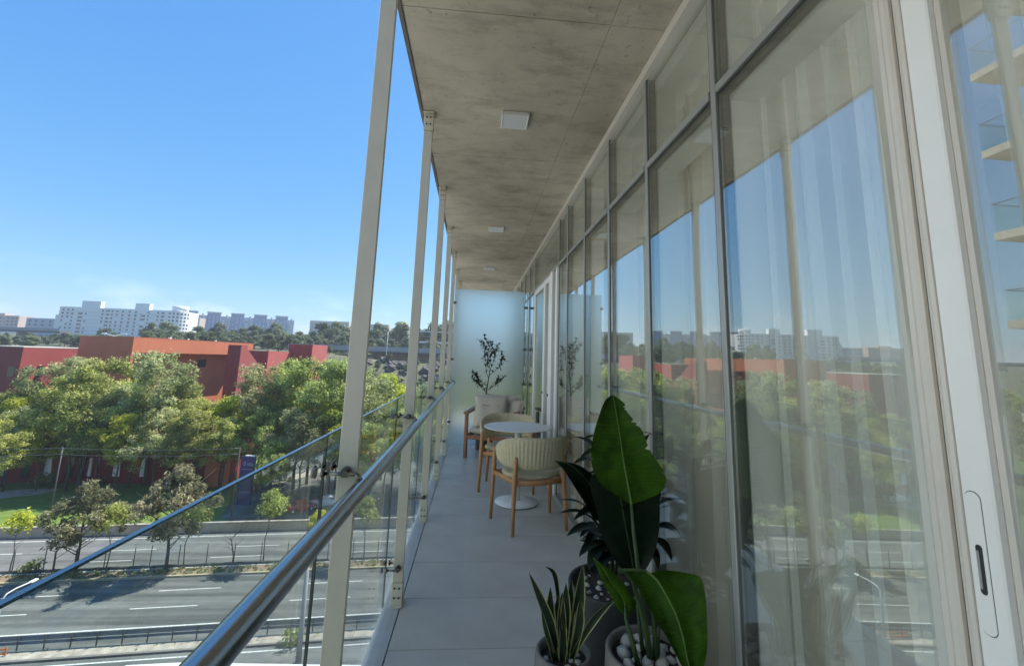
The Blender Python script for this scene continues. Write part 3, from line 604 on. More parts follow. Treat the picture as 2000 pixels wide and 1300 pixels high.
# lounge chair with cushions
lc = thing('lounge_chair', 'teak lounge chair with thick grey seat cushions in the far corner by the frosted screen', 'lounge chair', (.365, 6.86, 0), math.radians(-17))
for s in (-1, 1):
    MB().bbox(s * .36 - .024, s * .36 + .024, -.335, -.285, 0, .615, .006).build('leg', 'teak_dark', lc)
    MB().bbox(s * .36 - .024, s * .36 + .024, .27, .32, 0, .625, .006).build('leg', 'teak_dark', lc)
    mb = MB(); a = [(s * .36 - .035, -.36, .615), (s * .36 + .035, -.36, .615), (s * .36 + .035, .34, .66), (s * .36 - .035, .34, .66)]
    mb.add(a + [(x, y_, z + .03) for x, y_, z in a], [(3, 2, 1, 0), (4, 5, 6, 7), (0, 1, 5, 4), (1, 2, 6, 5), (2, 3, 7, 6), (3, 0, 4, 7)], False); mb.build('armrest', 'teak_dark', lc)
MB().bbox(-.336, .336, -.33, -.30, .26, .32).bbox(-.336, .336, .29, .32, .26, .32).bbox(-.38, -.345, -.285, .27, .26, .32).bbox(.345, .38, -.285, .27, .26, .32).build('seat_frame', 'teak_dark', lc)
def pillow(w, h, th, mb, mtx, n=14, pinch=.9):
    vs = []
    for side in (1, -1):
        for j in range(n + 1):
            for i in range(n + 1):
                u, v = 2 * i / n - 1, 2 * j / n - 1
                e = max(0, (1 - u ** 4)) ** .5 * max(0, (1 - v ** 4)) ** .5
                bow = 1 - .07 * (1 - abs(u)) ** 0 * (v * v) * (1 - u * u) ; bow2 = 1 - .07 * (u * u) * (1 - v * v)
                wr = .006 * math.sin(7 * u + 3 * v) * e
                vs.append(tuple(mtx @ Vector((u * w / 2 * bow2, side * (th / 2 * e + wr * .5 + .001), v * h / 2 * bow))))
    S = (n + 1) ** 2; fs = []
    for side in (0, 1):
        for j in range(n):
            for i in range(n):
                q = side * S + j * (n + 1) + i; f = (q, q + 1, q + n + 2, q + n + 1); fs.append(f if side == 0 else f[::-1])
    ed = [j * (n + 1) for j in range(n + 1)]
    for j in range(n):
        for a, b in ((j, j + 1), (n * (n + 1) + j, n * (n + 1) + j + 1), (j * (n + 1), (j + 1) * (n + 1)), (j * (n + 1) + n, (j + 1) * (n + 1) + n)): fs.append((a, b, b + S, a + S))
    return mb.add(vs, fs, True)
pillow(.66, .62, .15, MB(), Matrix.Translation((0, -.02, .385)) @ Matrix.Rotation(PI / 2, 4, 'X')).build('seat_cushion', 'cushion', lc)
pillow(.64, .50, .16, MB(), Matrix.Translation((0, .25, .63)) @ Matrix.Rotation(-.22, 4, 'X')).build('back_cushion', 'cushion', lc)
mb = MB(); [mb.bbox(-.31 + .09 * k, -.28 + .09 * k, .325, .34, .32, .66, .003) for k in range(7)]; mb.build('back_slats', 'teak_dark', lc)
cu = thing('throw_pillow', 'square grey linen throw pillow leaning at the front left of the lounge chair', 'pillow', (.29, 6.68, .66))
pillow(.52, .47, .17, MB(), Matrix.Rotation(math.radians(-6), 4, 'Z') @ Matrix.Rotation(-.36, 4, 'X')).build('pillow_cover', 'linen', cu)
sl = MB(); mt = Matrix.Rotation(math.radians(-6), 4, 'Z') @ Matrix.Rotation(-.36, 4, 'X')
sl.tube([mt @ Vector((-.13, -.0805, .06)), mt @ Vector((0, -.084, .055)), mt @ Vector((.12, -.0795, .056))], .004, 6).build('seam_fold', 'soil', cu)
cu2 = thing('throw_pillow', 'darker linen throw pillow tucked behind the front one, at the right of the lounge chair', 'pillow', (.56, 6.76, .63))
pillow(.46, .42, .15, MB(), Matrix.Rotation(math.radians(-30), 4, 'Z') @ Matrix.Rotation(-.40, 4, 'X')).build('pillow_cover', 'linen', cu2)

# ================================================================== PLANTS
def pot(name, label, c, r, h, m, rb=None, n=40, soil=.03):
    t = thing(name, label, 'plant pot', (c[0], c[1], 0)); rb = rb or r * .9
    pr = [(0, .0005), (rb * .93, .0005), (rb, .02)] + [(rb + (r - rb) * k / 6 + .012 * math.sin(PI * k / 6), .02 + (h - .035) * k / 6) for k in range(1, 7)] + [(r, h - .006), (r - .004, h), (r - .014, h), (r - .018, h - .006), (r - .022, h - soil * 2)]
    MB().lathe(pr, n=n).build('pot_body', m, t)
    MB().lathe([(0, h - soil), (r - .019, h - soil)], n=24).build('soil', 'soil', t)
    return t
def pebbles(t, r, z, n, seed, s0=.018, s1=.03, skip=()):
    rnd = random.Random(seed); bases = []; done = []
    for q in range(4):
        vs = []; 
        for j in range(1, 5):
            for i in range(7):
                a = 2 * PI * i / 7; ph = PI * j / 5; k = 1 + rnd.uniform(-.16, .16); vs.append((math.sin(ph) * math.cos(a) * k, math.sin(ph) * math.sin(a) * k * .8, math.cos(ph) * .62 * k))
        vs += [(0, 0, .62), (0, 0, -.62)]; fs = [(j * 7 + i, (j + 1) * 7 + i, (j + 1) * 7 + (i + 1) % 7, j * 7 + (i + 1) % 7) for j in range(3) for i in range(7)] + [(28, i, (i + 1) % 7) for i in range(7)] + [(29, 21 + (i + 1) % 7, 21 + i) for i in range(7)]
        mb = MB(); mb.add(vs, fs, True); bases.append(mb)
    protos = []
    tries = 0
    while len(done) < n and tries < 4000:
        tries += 1; a = rnd.uniform(0, 2 * PI); d = r * math.sqrt(rnd.random()); s = rnd.uniform(s0, s1); x, y_ = d * math.cos(a), d * math.sin(a)
        if d + s > r + .004: continue
        lvl = 0
        if any((x - u) ** 2 + (y_ - v) ** 2 < (.80 * (s + w_)) ** 2 for u, v, w_ in done): continue
        done.append((x, y_, s)); q = len(done) % 4
        if len(protos) < 4: o = bases[q].build('pebble', 'pebble', t); protos.append(o); 
        else: o = dup(protos[q], t, (0, 0, 0))
        o.location = (x, y_, z + s * .4); o.scale = (s, s, s); o.rotation_euler = (rnd.uniform(-.4, .4), rnd.uniform(-.4, .4), rnd.uniform(0, 6))
def blade_rows(mb, rows, org, sub=6, cup=.012, tears=None):
    """leaf blade from rows of (left edge, midrib, right edge) points, smoothed lengthwise, slightly arched"""
    P = [[Vector(p) - Vector(org) for p in r] for r in rows]; n = len(P)
    def cr(a, b, c, d, t): return .5 * ((2 * b) + (c - a) * t + (2 * a - 5 * b + 4 * c - d) * t * t + (3 * b - a - 3 * c + d) * t ** 3)
    out = []
    for i in range(n - 1):
        for k in range(sub + (i == n - 2)):
            t = k / sub; q = [P[max(i - 1, 0)], P[i], P[i + 1], P[min(i + 2, n - 1)]]
            l, m, r = [cr(q[0][j], q[1][j], q[2][j], q[3][j], t) for j in range(3)]; out.append((l, m, r))
    for fr_, am, side in (tears or ()):
        i_ = int(fr_ * (len(out) - 1))
        for q_, k_ in ((i_, am), (i_ + 1, am * .45)):
            l, m, r = out[q_]; out[q_] = (l.lerp(m, k_), m, r) if side == 'l' else (l, m, r.lerp(m, k_))
    W = 6; vs = []; nrm = (out[len(out) // 2][2] - out[len(out) // 2][0]).cross(out[-1][1] - out[0][1]).normalized()
    for ri, (l, m, r) in enumerate(out):
        for s, e_ in ((-1, l), (1, r)):
            for k in range(W + 1):
                if s == 1 and k == 0: continue
                t = (1 - k / W) if s == -1 else k / W; p = m.lerp(e_, t)
                w_ = (e_ - m).length; p = p + nrm * (cup * math.sin(PI * t) - cup * .9 * t * t + .0018 * math.sin(ri * 1.9 + t * 5)) * min(1, w_ / .06)
                vs.append(tuple(p))
    C_ = 2 * W + 1; fs = [(i * C_ + k, i * C_ + k + 1, (i + 1) * C_ + k + 1, (i + 1) * C_ + k) for i in range(len(out) - 1) for k in range(C_ - 1)]
    mb.add(vs, fs, True); mb.vein = [ri * 2.1 + abs(k - W) * (-1.1) for ri in range(len(out)) for k in range(C_)]; return [m for l, m, r in out], nrm
def simple_leaf(mb, p, q, w, fold=.25, bend=.12, n=7, up=None):
    p, q = Vector(p), Vector(q); d = q - p; ln = d.length; up = up or Vector((0, 0, 1))
    a = d.cross(up); a = a.normalized() if a.length > 1e-4 else Vector((1, 0, 0)); nn = a.cross(d).normalized(); vs = []
    for i in range(n + 1):
        t = i / n; ww = w * .5 * (math.sin(PI * min(1, t ** .8)) ** .75 if 0 < t < 1 else .02); c = p + d * t + nn * (bend * ln * math.sin(PI * t) - bend * ln * t * t)
        for s in (-1, -.5, 0, .5, 1): vs.append(tuple(c + a * ww * s + nn * abs(s) * ww * fold))
    fs = [(i * 5 + k, i * 5 + k + 1, (i + 1) * 5 + k + 1, (i + 1) * 5 + k) for i in range(n) for k in range(4)]
    mb.add(vs, fs, True); mb.vein = [i * 3.0 - abs(k - 2) * 1.2 for i in range(n + 1) for k in range(5)] if len(mb.v) == len(vs) else None; return mb
LEAF_UPRIGHT = [
  ((0.619,1.930,1.283),(0.619,1.930,1.283),(0.619,1.930,1.283)),
  ((0.578,1.920,1.255),(0.624,1.920,1.240),(0.664,1.920,1.246)),
  ((0.543,1.900,1.187),(0.629,1.900,1.174),(0.670,1.900,1.209)),
  ((0.510,1.860,1.119),(0.628,1.860,1.100),(0.717,1.860,1.143)),
  ((0.491,1.830,1.043),(0.630,1.830,1.025),(0.739,1.830,1.067)),
  ((0.498,1.800,0.981),(0.632,1.800,0.963),(0.789,1.800,0.975)),
  ((0.540,1.780,0.929),(0.635,1.780,0.917),(0.758,1.780,0.918)),
  ((0.639,1.770,0.876),(0.639,1.770,0.876),(0.639,1.770,0.876)),
]
LEAF_HANGING = [
  ((0.549,1.660,0.690),(0.651,1.660,0.687),(0.697,1.660,0.685)),
  ((0.602,1.640,0.650),(0.684,1.640,0.664),(0.771,1.640,0.684)),
  ((0.630,1.610,0.602),(0.705,1.610,0.626),(0.824,1.610,0.680)),
  ((0.648,1.570,0.568),(0.717,1.570,0.590),(0.821,1.570,0.633)),
  ((0.662,1.530,0.544),(0.719,1.530,0.551),(0.802,1.530,0.577)),
  ((0.680,1.490,0.509),(0.713,1.490,0.512),(0.779,1.490,0.537)),
  ((0.689,1.450,0.487),(0.706,1.450,0.486),(0.746,1.450,0.510)),
  ((0.699,1.420,0.469),(0.699,1.420,0.469),(0.699,1.420,0.469)),
]
LEAF_NARROW = [
  ((0.445,1.620,0.749),(0.445,1.620,0.749),(0.445,1.620,0.749)),
  ((0.458,1.620,0.719),(0.478,1.620,0.716),(0.503,1.620,0.709)),
  ((0.481,1.630,0.667),(0.515,1.630,0.663),(0.552,1.630,0.665)),
  ((0.516,1.650,0.613),(0.555,1.650,0.616),(0.594,1.650,0.612)),
  ((0.546,1.670,0.563),(0.576,1.670,0.569),(0.619,1.670,0.569)),
  ((0.581,1.680,0.526),(0.581,1.680,0.526),(0.581,1.680,0.526)),
]
LEAF_ARCHING = [
  ((0.368,1.950,0.995),(0.368,1.950,0.995),(0.368,1.950,0.995)),
  ((0.408,1.970,0.959),(0.435,1.970,0.979),(0.462,1.970,0.983)),
  ((0.457,2.000,0.889),(0.502,2.000,0.925),(0.535,2.000,0.939)),
  ((0.515,2.030,0.810),(0.566,2.030,0.853),(0.608,2.030,0.875)),
  ((0.567,2.050,0.735),(0.628,2.050,0.779),(0.676,2.050,0.809)),
  ((0.696,2.070,0.686),(0.696,2.070,0.686),(0.696,2.070,0.686)),
]
LEAF_BROAD = [
  ((0.653,2.020,0.972),(0.653,2.020,0.972),(0.653,2.020,0.972)),
  ((0.535,2.000,0.921),(0.660,2.000,0.912),(0.839,2.000,0.936)),
  ((0.558,2.000,0.794),(0.680,2.000,0.795),(0.846,2.000,0.806)),
  ((0.594,2.000,0.669),(0.704,2.000,0.669),(0.839,2.000,0.690)),
  ((0.655,2.000,0.570),(0.726,2.000,0.562),(0.804,2.000,0.586)),
  ((0.734,2.000,0.495),(0.734,2.000,0.495),(0.734,2.000,0.495)),
]
SMALL_LEAVES = [
  ( (0.607,2.150,0.679) , (0.435,2.090,0.820) , 0.064),
  ( (0.605,2.100,0.675) , (0.420,2.040,0.781) , 0.063),
  ( (0.629,2.100,0.653) , (0.445,2.040,0.685) , 0.083),
  ( (0.626,2.050,0.629) , (0.484,1.990,0.616) , 0.072),
  ( (0.626,2.050,0.629) , (0.522,1.990,0.555) , 0.077),
  ( (0.660,2.200,1.036) , (0.541,2.140,1.068) , 0.044),
  ( (0.673,2.200,0.980) , (0.522,2.140,0.983) , 0.059),
  ( (0.841,2.200,0.934) , (0.856,2.140,1.098) , 0.051),
  ( (0.848,2.100,0.720) , (0.963,2.040,0.836) , 0.075),
  ( (0.866,2.100,0.675) , (0.974,2.040,0.671) , 0.091),
  ( (0.858,2.100,0.631) , (0.928,2.040,0.565) , 0.081),
  ( (0.870,2.150,0.817) , (0.927,2.090,0.908) , 0.066),
  ( (0.848,2.250,1.060) , (0.902,2.190,1.083) , 0.031),
  ( (0.660,2.120,0.734) , (0.476,2.060,0.742) , 0.073),
  ( (0.660,2.050,0.587) , (0.551,1.990,0.531) , 0.073),
  ( (0.684,2.200,0.685) , (0.530,2.140,0.840) , 0.071),
  ( (0.821,2.100,0.610) , (0.866,2.040,0.528) , 0.066),
  ( (0.674,2.250,0.836) , (0.530,2.190,0.850) , 0.056),
]
SNAKE = [
  (0.0306, [ (0.364,1.858,0.305),(0.329,1.796,0.451),(0.242,1.774,0.634) ]),
  (0.0376, [ (0.356,1.826,0.318),(0.337,1.828,0.416),(0.326,1.782,0.579) ]),
  (0.0165, [ (0.387,1.874,0.309),(0.368,1.844,0.506),(0.342,1.798,0.618),(0.300,1.744,0.668) ]),
  (0.0353, [ (0.383,1.826,0.329),(0.394,1.828,0.442),(0.390,1.798,0.585) ]),
  (0.0329, [ (0.401,1.834,0.324),(0.412,1.836,0.437),(0.413,1.814,0.592) ]),
  (0.0400, [ (0.416,1.850,0.309),(0.442,1.828,0.459),(0.447,1.766,0.665) ]),
  (0.0329, [ (0.401,1.842,0.304),(0.383,1.828,0.407),(0.378,1.814,0.547) ]),
  (0.0235, [ (0.409,1.834,0.307),(0.407,1.844,0.362),(0.374,1.798,0.470) ]),
  (0.0235, [ (0.425,1.850,0.291),(0.458,1.796,0.406),(0.509,1.782,0.482),(0.573,1.776,0.537) ]),
  (0.0188, [ (0.360,1.866,0.294),(0.322,1.796,0.408),(0.293,1.774,0.506) ]),
  (0.0306, [ (0.427,1.842,0.314),(0.442,1.796,0.441),(0.440,1.774,0.539) ]),
  (0.0235, [ (0.377,1.874,0.313),(0.358,1.828,0.460),(0.357,1.790,0.550) ]),
]
# front pot: bird of paradise
FP = (.672, 1.68)
t = pot('pebble_pot', 'round grey pot of large white pebbles, front right, under the hanging leaf', FP, .158, .42, 'pot_grey')
pebbles(t, .135, .385, 40, 5, .019, .034)
bp = thing('bird_of_paradise_plant', 'plant with one tall upright leaf and one wide hanging leaf, in the pebble pot', 'potted plant', (FP[0], FP[1], .38))
def big_leaf(rows, mat_='strelitzia', cup=.012, rib=.004, tears=None):
    mb = MB(); mid, nrm = blade_rows(mb, rows, (FP[0], FP[1], .38), cup=cup, sub=14, tears=tears); lf = mb.build('leaf', mat_, bp)
    n = len(mid); 
    for sg in (1,): MB().tube([m + nrm * 0 for m in mid], [rib * (.25 + .75 * abs(k / (n - 1))) if rows is not LEAF_HANGING else rib * (1 - .7 * k / (n - 1)) for k in range(n)], 6).build('midrib', 'midrib', lf)
    return mid
big_leaf(LEAF_UPRIGHT, tears=[(.20, .30, 'r'), (.235, .18, 'r'), (.36, .22, 'r'), (.39, .1, 'r'), (.56, .14, 'r'), (.70, .08, 'r'), (.60, .05, 'l'), (.78, .10, 'r')]); big_leaf(LEAF_HANGING, cup=.02); big_leaf(LEAF_NARROW, cup=-.01, rib=.003)
def stalk(pts, r0, r1, m='stalk'):
    q = [Vector(p) - Vector((FP[0], FP[1], .38)) for p in pts]; n = len(q)
    MB().tube(q, [r0 + (r1 - r0) * k / (n - 1) for k in range(n)], 8).build('stalk', m, bp)
stalk([(.672, 1.68, .37), (.66, 1.70, .5), (.652, 1.74, .654), (.643, 1.76, .78), (.639, 1.77, .876)], .012, .005)
stalk([(.665, 1.66, .37), (.645, 1.655, .5), (.618, 1.66, .60), (.60, 1.66, .66), (.57, 1.66, .685), (.549, 1.66, .69)], .011, .006)
stalk([(.549, 1.66, .69), (.60, 1.659, .6905), (.651, 1.66, .687)], .006, .005)
stalk([(.62, 1.65, .37), (.60, 1.66, .45), (.585, 1.675, .51), (.581, 1.68, .526), (.576, 1.67, .57)], .010, .005)
stalk([(.69, 1.67, .37), (.68, 1.66, .46), (.672, 1.655, .55), (.66, 1.65, .63)], .013, .004)
stalk([(.70, 1.69, .37), (.70, 1.68, .45), (.705, 1.675, .52)], .009, .002)
stalk([(.655, 1.70, .37), (.64, 1.70, .48), (.628, 1.71, .60)], .010, .003)
# big pot behind: dense dark leaves
BP = (.705, 2.24)
t = pot('tall_dark_pot', 'tall dark round pot half hidden behind the other two pots', BP, .205, .385, 'pot_dark', rb=.165)
pebbles(t, .165, .345, 26, 9, .013, .024)
fp_ = thing('dark_leaved_plant', 'dense plant with dark glossy leaves and one big arching leaf, in the tall dark pot', 'potted plant', (BP[0], BP[1], .35))
bp_org = (BP[0], BP[1], .35)
for rows in (LEAF_ARCHING, LEAF_BROAD):
    mb = MB(); mid, nrm = blade_rows(mb, rows, bp_org, cup=.015); lf = mb.build('leaf', 'darkleaf', fp_)
    MB().tube(mid, .003, 5).build('midrib', 'stalk', lf)
for p, q, w_ in SMALL_LEAVES:
    mb = simple_leaf(MB(), Vector(p) - Vector(bp_org), Vector(q) - Vector(bp_org), w_, n=8); mb.build('leaf', 'darkleaf', fp_)
rnd = random.Random(4)
for k in range(58):
    z = rnd.uniform(.10, .62); a = rnd.uniform(0, 2 * PI); r = rnd.uniform(.02, .07); p = Vector((r * math.cos(a) - .01, r * math.sin(a) - .04, z)); ln = rnd.uniform(.10, .19)
    d = Vector((math.cos(a) * .8, math.sin(a) * .8, rnd.uniform(-.3, .75))).normalized()
    q = p + d * ln
    if q.x + BP[0] > .885: q.x = .885 - BP[0]
    simple_leaf(MB(), p, q, ln * rnd.uniform(.34, .46), n=6).build('leaf', 'darkleaf', fp_)
for k in range(6):
    a = k * 1.1; MB().tube([(.02 * math.cos(a), .02 * math.sin(a), -.02), (.035 * math.cos(a), .035 * math.sin(a) - .02, .3), (.05 * math.cos(a) - .01, .05 * math.sin(a) - .05, .62)], [.008, .006, .003], 6).build('stem', 'stalk', fp_)
# snake plant
SP = (.392, 1.845)
t = pot('small_grey_pot', 'small round grey pot at the front, left of the pebble pot', SP, .108, .33, 'pot_grey', rb=.095, soil=.028)
pebbles(t, .082, .298, 10, 12, .010, .017)
sn = thing('snake_plant', 'snake plant with upright dark blades edged in yellow, in the small grey pot', 'potted plant', (SP[0], SP[1], .30))
for w_, pts in SNAKE:
    P = [Vector(p) - Vector((SP[0], SP[1], .30)) for p in pts]; n = 14; path = []
    P[0] = Vector((P[0].x * .8, P[0].y * .6, -.01))
    for i in range(n + 1):
        t_ = i / n * (len(P) - 1); k = min(int(t_), len(P) - 2); f = t_ - k; a, b, c, d = P[max(k - 1, 0)], P[k], P[k + 1], P[min(k + 2, len(P) - 1)]
        path.append(.5 * ((2 * b) + (c - a) * f + (2 * a - 5 * b + 4 * c - d) * f * f + (3 * b - a - 3 * c + d) * f ** 3))
    vs = []; tw = rnd.uniform(-.5, .5)
    for i, p in enumerate(path):
        t_ = i / n; ww = w_ * .62 * (.55 + .45 * math.sin(PI * min(t_ * 1.1, 1) * .6)) * (1 if t_ < .55 else max(.02, 1 - ((t_ - .55) / .45) ** 1.5))
        tg = (path[min(i + 1, n)] - path[max(i - 1, 0)]).normalized(); sd = Vector((math.cos(tw), math.sin(tw), 0)); sd = (sd - tg * sd.dot(tg)).normalized(); nn = sd.cross(tg)
        for s in (-1, -.78, -.3, .3, .78, 1): vs.append(tuple(p + sd * ww * s + nn * (abs(s) ** 2) * ww * .35))
    mb = MB()
    inner = [(i * 6 + k, i * 6 + k + 1, (i + 1) * 6 + k + 1, (i + 1) * 6 + k) for i in range(n) for k in (1, 2, 3)]; mb.add(vs, inner, True)
    mb.cur = 1; o = len(mb.v) - len(vs); ed = [(i * 6 + k + o, i * 6 + k + 1 + o, (i + 1) * 6 + k + 1 + o, (i + 1) * 6 + k + o) for i in range(n) for k in (0, 4)]
    mb.f += ed; mb.mi += [1] * len(ed); mb.smf += [True] * len(ed)
    mb.build('leaf', ['snake_in', 'snake_edge'], sn)
# olive tree in the far corner
OP = (.22, 7.28)
t = pot('black_plant_pot', 'black pot behind the lounge chair, holding the olive tree', OP, .14, .30, 'pot_dark')
ol = thing('olive_tree', 'slender potted olive tree with sparse dark leaves against the frosted screen', 'potted tree', (OP[0], OP[1], .27))
rnd = random.Random(21); trunk = [(0, 0, 0), (.01, -.03, .35), (0.0, -.06, .62), (.03, -.10, .85), (.05, -.12, 1.0)]
mbt = MB().tube(trunk, [.012, .011, .010, .008, .006], 7)
tips = []
def branch(p, d, ln, r, dep):
    pts = [p]; 
    for k in range(4):
        d = (d + Vector((rnd.uniform(-.25, .25), rnd.uniform(-.15, .15), rnd.uniform(-.05, .25)))).normalized(); pts.append(pts[-1] + d * ln / 4)
    mbt.tube(pts, [r, r * .8, r * .65, r * .5, r * .35], 5); tips.extend(pts[1:])
    if dep: 
        for k in (2, 3): branch(pts[k], (d + Vector((rnd.uniform(-.9, .9), rnd.uniform(-.4, .4), rnd.uniform(0, .5)))).normalized(), ln * .6, r * .5, dep - 1)
for z0, dx, dz, ln in ((.60, -1, .7, .26), (.66, .9, .5, .24), (.85, -.9, 1.0, .36), (.88, .9, .8, .36), (.95, .35, 1, .36), (1.0, 0, 1, .40), (1.0, -.4, 1, .38), (.72, -.9, .4, .26)):
    k = min(3, int(z0 / .27)); p = Vector((.03 * z0, -.11 * z0, z0)); branch(p, Vector((dx, rnd.uniform(-.3, .1), dz)).normalized(), ln, .005, 1)
mbt.build('trunk', 'twig', ol)
mb = MB()
for p in tips:
    for k in range(6):
        d = Vector((rnd.uniform(-1, 1), rnd.uniform(-.8, .8), rnd.uniform(-.3, 1.3))).normalized(); simple_leaf(mb, p, p + d * rnd.uniform(.045, .085), .024, n=3)
mb.build('foliage', 'olive_leaf', ol)
HAZE = .00038
# ================================================================== THE STREET AND THE CITY
def sm(t): t = min(1, max(0, t)); return t * t * (3 - 2 * t)
def HT(x, y):
    h = G + sm((y - 122) / 68) * 22 + sm((y - 190) / 230) * 9.5 + sm((y - 420) / 220) * 12
    k = sm((y - 135) / 60)
    return h + k * (1.3 * math.sin(x * .031 + y * .021) + .7 * math.sin(x * .083 - y * .061))
xs = [-1500, -1200, -1000, -700, -520] + [-450 + 10 * i for i in range(66)] + [260, 400, 600, 900, 1200]
ys_ = [-700, -500, -300, -60, 20, 70, 100] + [115 + 7.5 * i for i in range(46)] + [475, 510, 560, 620, 700, 900, 1100, 1400, 1800]
vs = [(x, y, HT(x, y) - .03 if y < 110 else HT(x, y)) for y in ys_ for x in xs]; nx = len(xs)
mb = MB(); mb.add(vs, [(j * nx + i, j * nx + i + 1, (j + 1) * nx + i + 1, (j + 1) * nx + i) for j in range(len(ys_) - 1) for i in range(nx - 1)], True)
struct(mb, 'ground', 'terrain')
SH = .085
def rp(x, v): return (x, v + SH * (x + 30))
def strip(mb, x0, x1, v0, v1, z0, z1): return mb.prism([rp(x0, v0), rp(x1, v0), rp(x1, v1), rp(x0, v1)], z0, z1)
def sheet(mb, x0, x1, v0, v1, z, n=1):
    for k in range(n):
        a, b = x0 + (x1 - x0) * k / n, x0 + (x1 - x0) * (k + 1) / n; mb.add([(*rp(a, v0), z), (*rp(b, v0), z), (*rp(b, v1), z), (*rp(a, v1), z)], [(0, 1, 2, 3)], False)
    return mb
X0, X1 = -420, 330
lat = struct(sheet(MB(), X0, X1, 35.4, 40.62, G + .004), 'side_road', 'asphalt')
hw = struct(sheet(MB(), X0, X1, 41.9, 53.6, G + .004), 'near_carriageway', 'asphalt')
fw_ = struct(sheet(MB(), X0, X1, 55.85, 66.02, G + .004), 'far_carriageway', 'asphalt')
struct(strip(MB(), X0, X1, 24, 35.4, G - .2, G + .14), 'near_pavement', 'concrete')
vg = struct(strip(MB(), X0, X1, 40.86, 41.95, G - .2, G + .13), 'verge', 'concrete')
struct(strip(MB(), X0, X1, 40.62, 40.858, G - .2, G + .15), 'kerb', 'pot_grey')
struct(strip(MB(), X0, X1, 53.862, 55.38, G - .2, G + .14), 'median', 'dirt')
mb = MB(); x = -180
while x < 60: strip(mb, x + .04, x + 2.96, 53.602, 53.86, G - .2, G + .17); x += 3
struct(mb, 'median_kerb', 'yellow')
struct(strip(MB(), X0, X1, 55.382, 55.56, G - .2, G + .19), 'median_far_kerb', 'paint')
sheet(MB(), -200, 80, 39.98, 40.12, G + .008).build('edge_line', 'paint', lat)
sheet(MB(), -200, 80, 44.42, 44.58, G + .008).build('edge_line', 'paint', hw)
sheet(MB(), -200, 80, 64.72, 64.87, G + .008).build('edge_line', 'paint', fw_)
dm = None
for v, road, ph in ((47.7, hw, -30.9), (50.9, hw, -30.5), (58.3, fw_, -29.8), (61.2, fw_, -29.1)):
    for k in range(-6, 6):
        x = ph + 13.9 * k
        if dm is None: dm = sheet(MB(), -2.85, 2.85, -.06 + 0, .06, G + .008); o = dm.build('lane_dash', 'paint', road); me_y = SH * 30
        else: o = dup(o, road, (0, 0, 0))
        o.location = (x + 2.85, v + SH * (x + 2.85), 0)
# far barrier wall with joints
bw = thing('barrier_wall', 'long tan concrete barrier wall behind the far carriageway', 'wall', (0, 0, 0))
x = -160.0; seg = None
while x < 50:
    if seg is None: seg = strip(MB(), 0, 5.96, -.16, .16, G, G + 1.15); s0 = seg.build('wall_panel', 'barrier', bw); cp = strip(MB(), 0, 5.98, -.22, .22, G + 1.151, G + 1.25); c0 = cp.build('coping', 'concrete', bw); o, c = s0, c0
    else: o = dup(s0, bw, (0, 0, 0)); c = dup(c0, bw, (0, 0, 0))
    o.location = (x, 66.2 + SH * x, 0); c.location = (x, 66.2 + SH * x, 0); x += 6
# median fence: low dark base and thin posts
mf = thing('median_fence', 'thin dark fence posts on a low dark base along the planted median', 'fence', (0, 0, 0))
strip(MB(), -140, 30, 55.60, 55.84, G, G + .42).build('fence_base', 'fence_metal', mf)
x = -33.7 - 2.82 * 14; po = None; k = 0
while x < -2:
    if po is None: po = MB().tube([(0, 0, G + .42), (.0, 0, G + 2.45)], .05, 5).build('post', 'fence_metal', mf); o = po
    else: o = dup(po, mf, (0, 0, 0))
    p = rp(x, 55.72); o.location = (p[0], p[1], 0); x += 2.82 if k % 7 else 1.6; k += 1
mb = MB()
for z in (G + 1.2, G + 2.0): mb.tube([(*rp(-120, 55.72), z), (*rp(20, 55.72), z)], .008, 3)
mb.build('fence_wire', 'fence_metal', mf)
# guard rail on the verge
gr = thing('guard_rail', 'grey metal guard rail with evenly spaced posts beside the side road', 'guard rail', (0, 0, 0))
x = -34.9 - 1.83 * 14; po = None
while x < 6:
    if po is None: po = MB().bbox(-.035, .035, -.05, .05, G + .13, G + 1.2, .01).build('post', 'fence_metal', gr); o = po
    else: o = dup(po, gr, (0, 0, 0))
    p = rp(x, 42.02); o.location = (p[0], p[1], 0); x += 1.83
for za, zb in ((.78, 1.13), (.50, .72)):
    mb = MB(); y0_, y1_ = rp(-130, 42.12)[1], rp(40, 42.12)[1]; pr = [(0, za), (.05, za + .06), (.05, (za + zb) / 2 - .06), (0, (za + zb) / 2), (.05, (za + zb) / 2 + .06), (.05, zb - .06), (0, zb)]
    vs = [(x_, yy + d, G + z) for x_, yy in ((-130, y0_), (40, y1_)) for d, z in pr]; m_ = len(pr); mb.add(vs, [(i, i + 1, m_ + i + 1, m_ + i) for i in range(m_ - 1)], False); mb.build('rail_beam', 'rail_metal', gr)
ob_ = thing('plastic_barrier', 'low orange barrier rails behind the guard rail, bottom left corner', 'barrier', (*rp(-37, 41.6), G + .13))
for z in (.12, .42): MB().bbox(-1.9, 1.9, -.03, .03, z, z + .10, .01).build('barrier_rail', 'rust', ob_)
for x in (-1.8, 1.8): MB().bbox(x - .05, x + .05, .031, .10, 0, .6, .01).build('leg', 'rust', ob_)
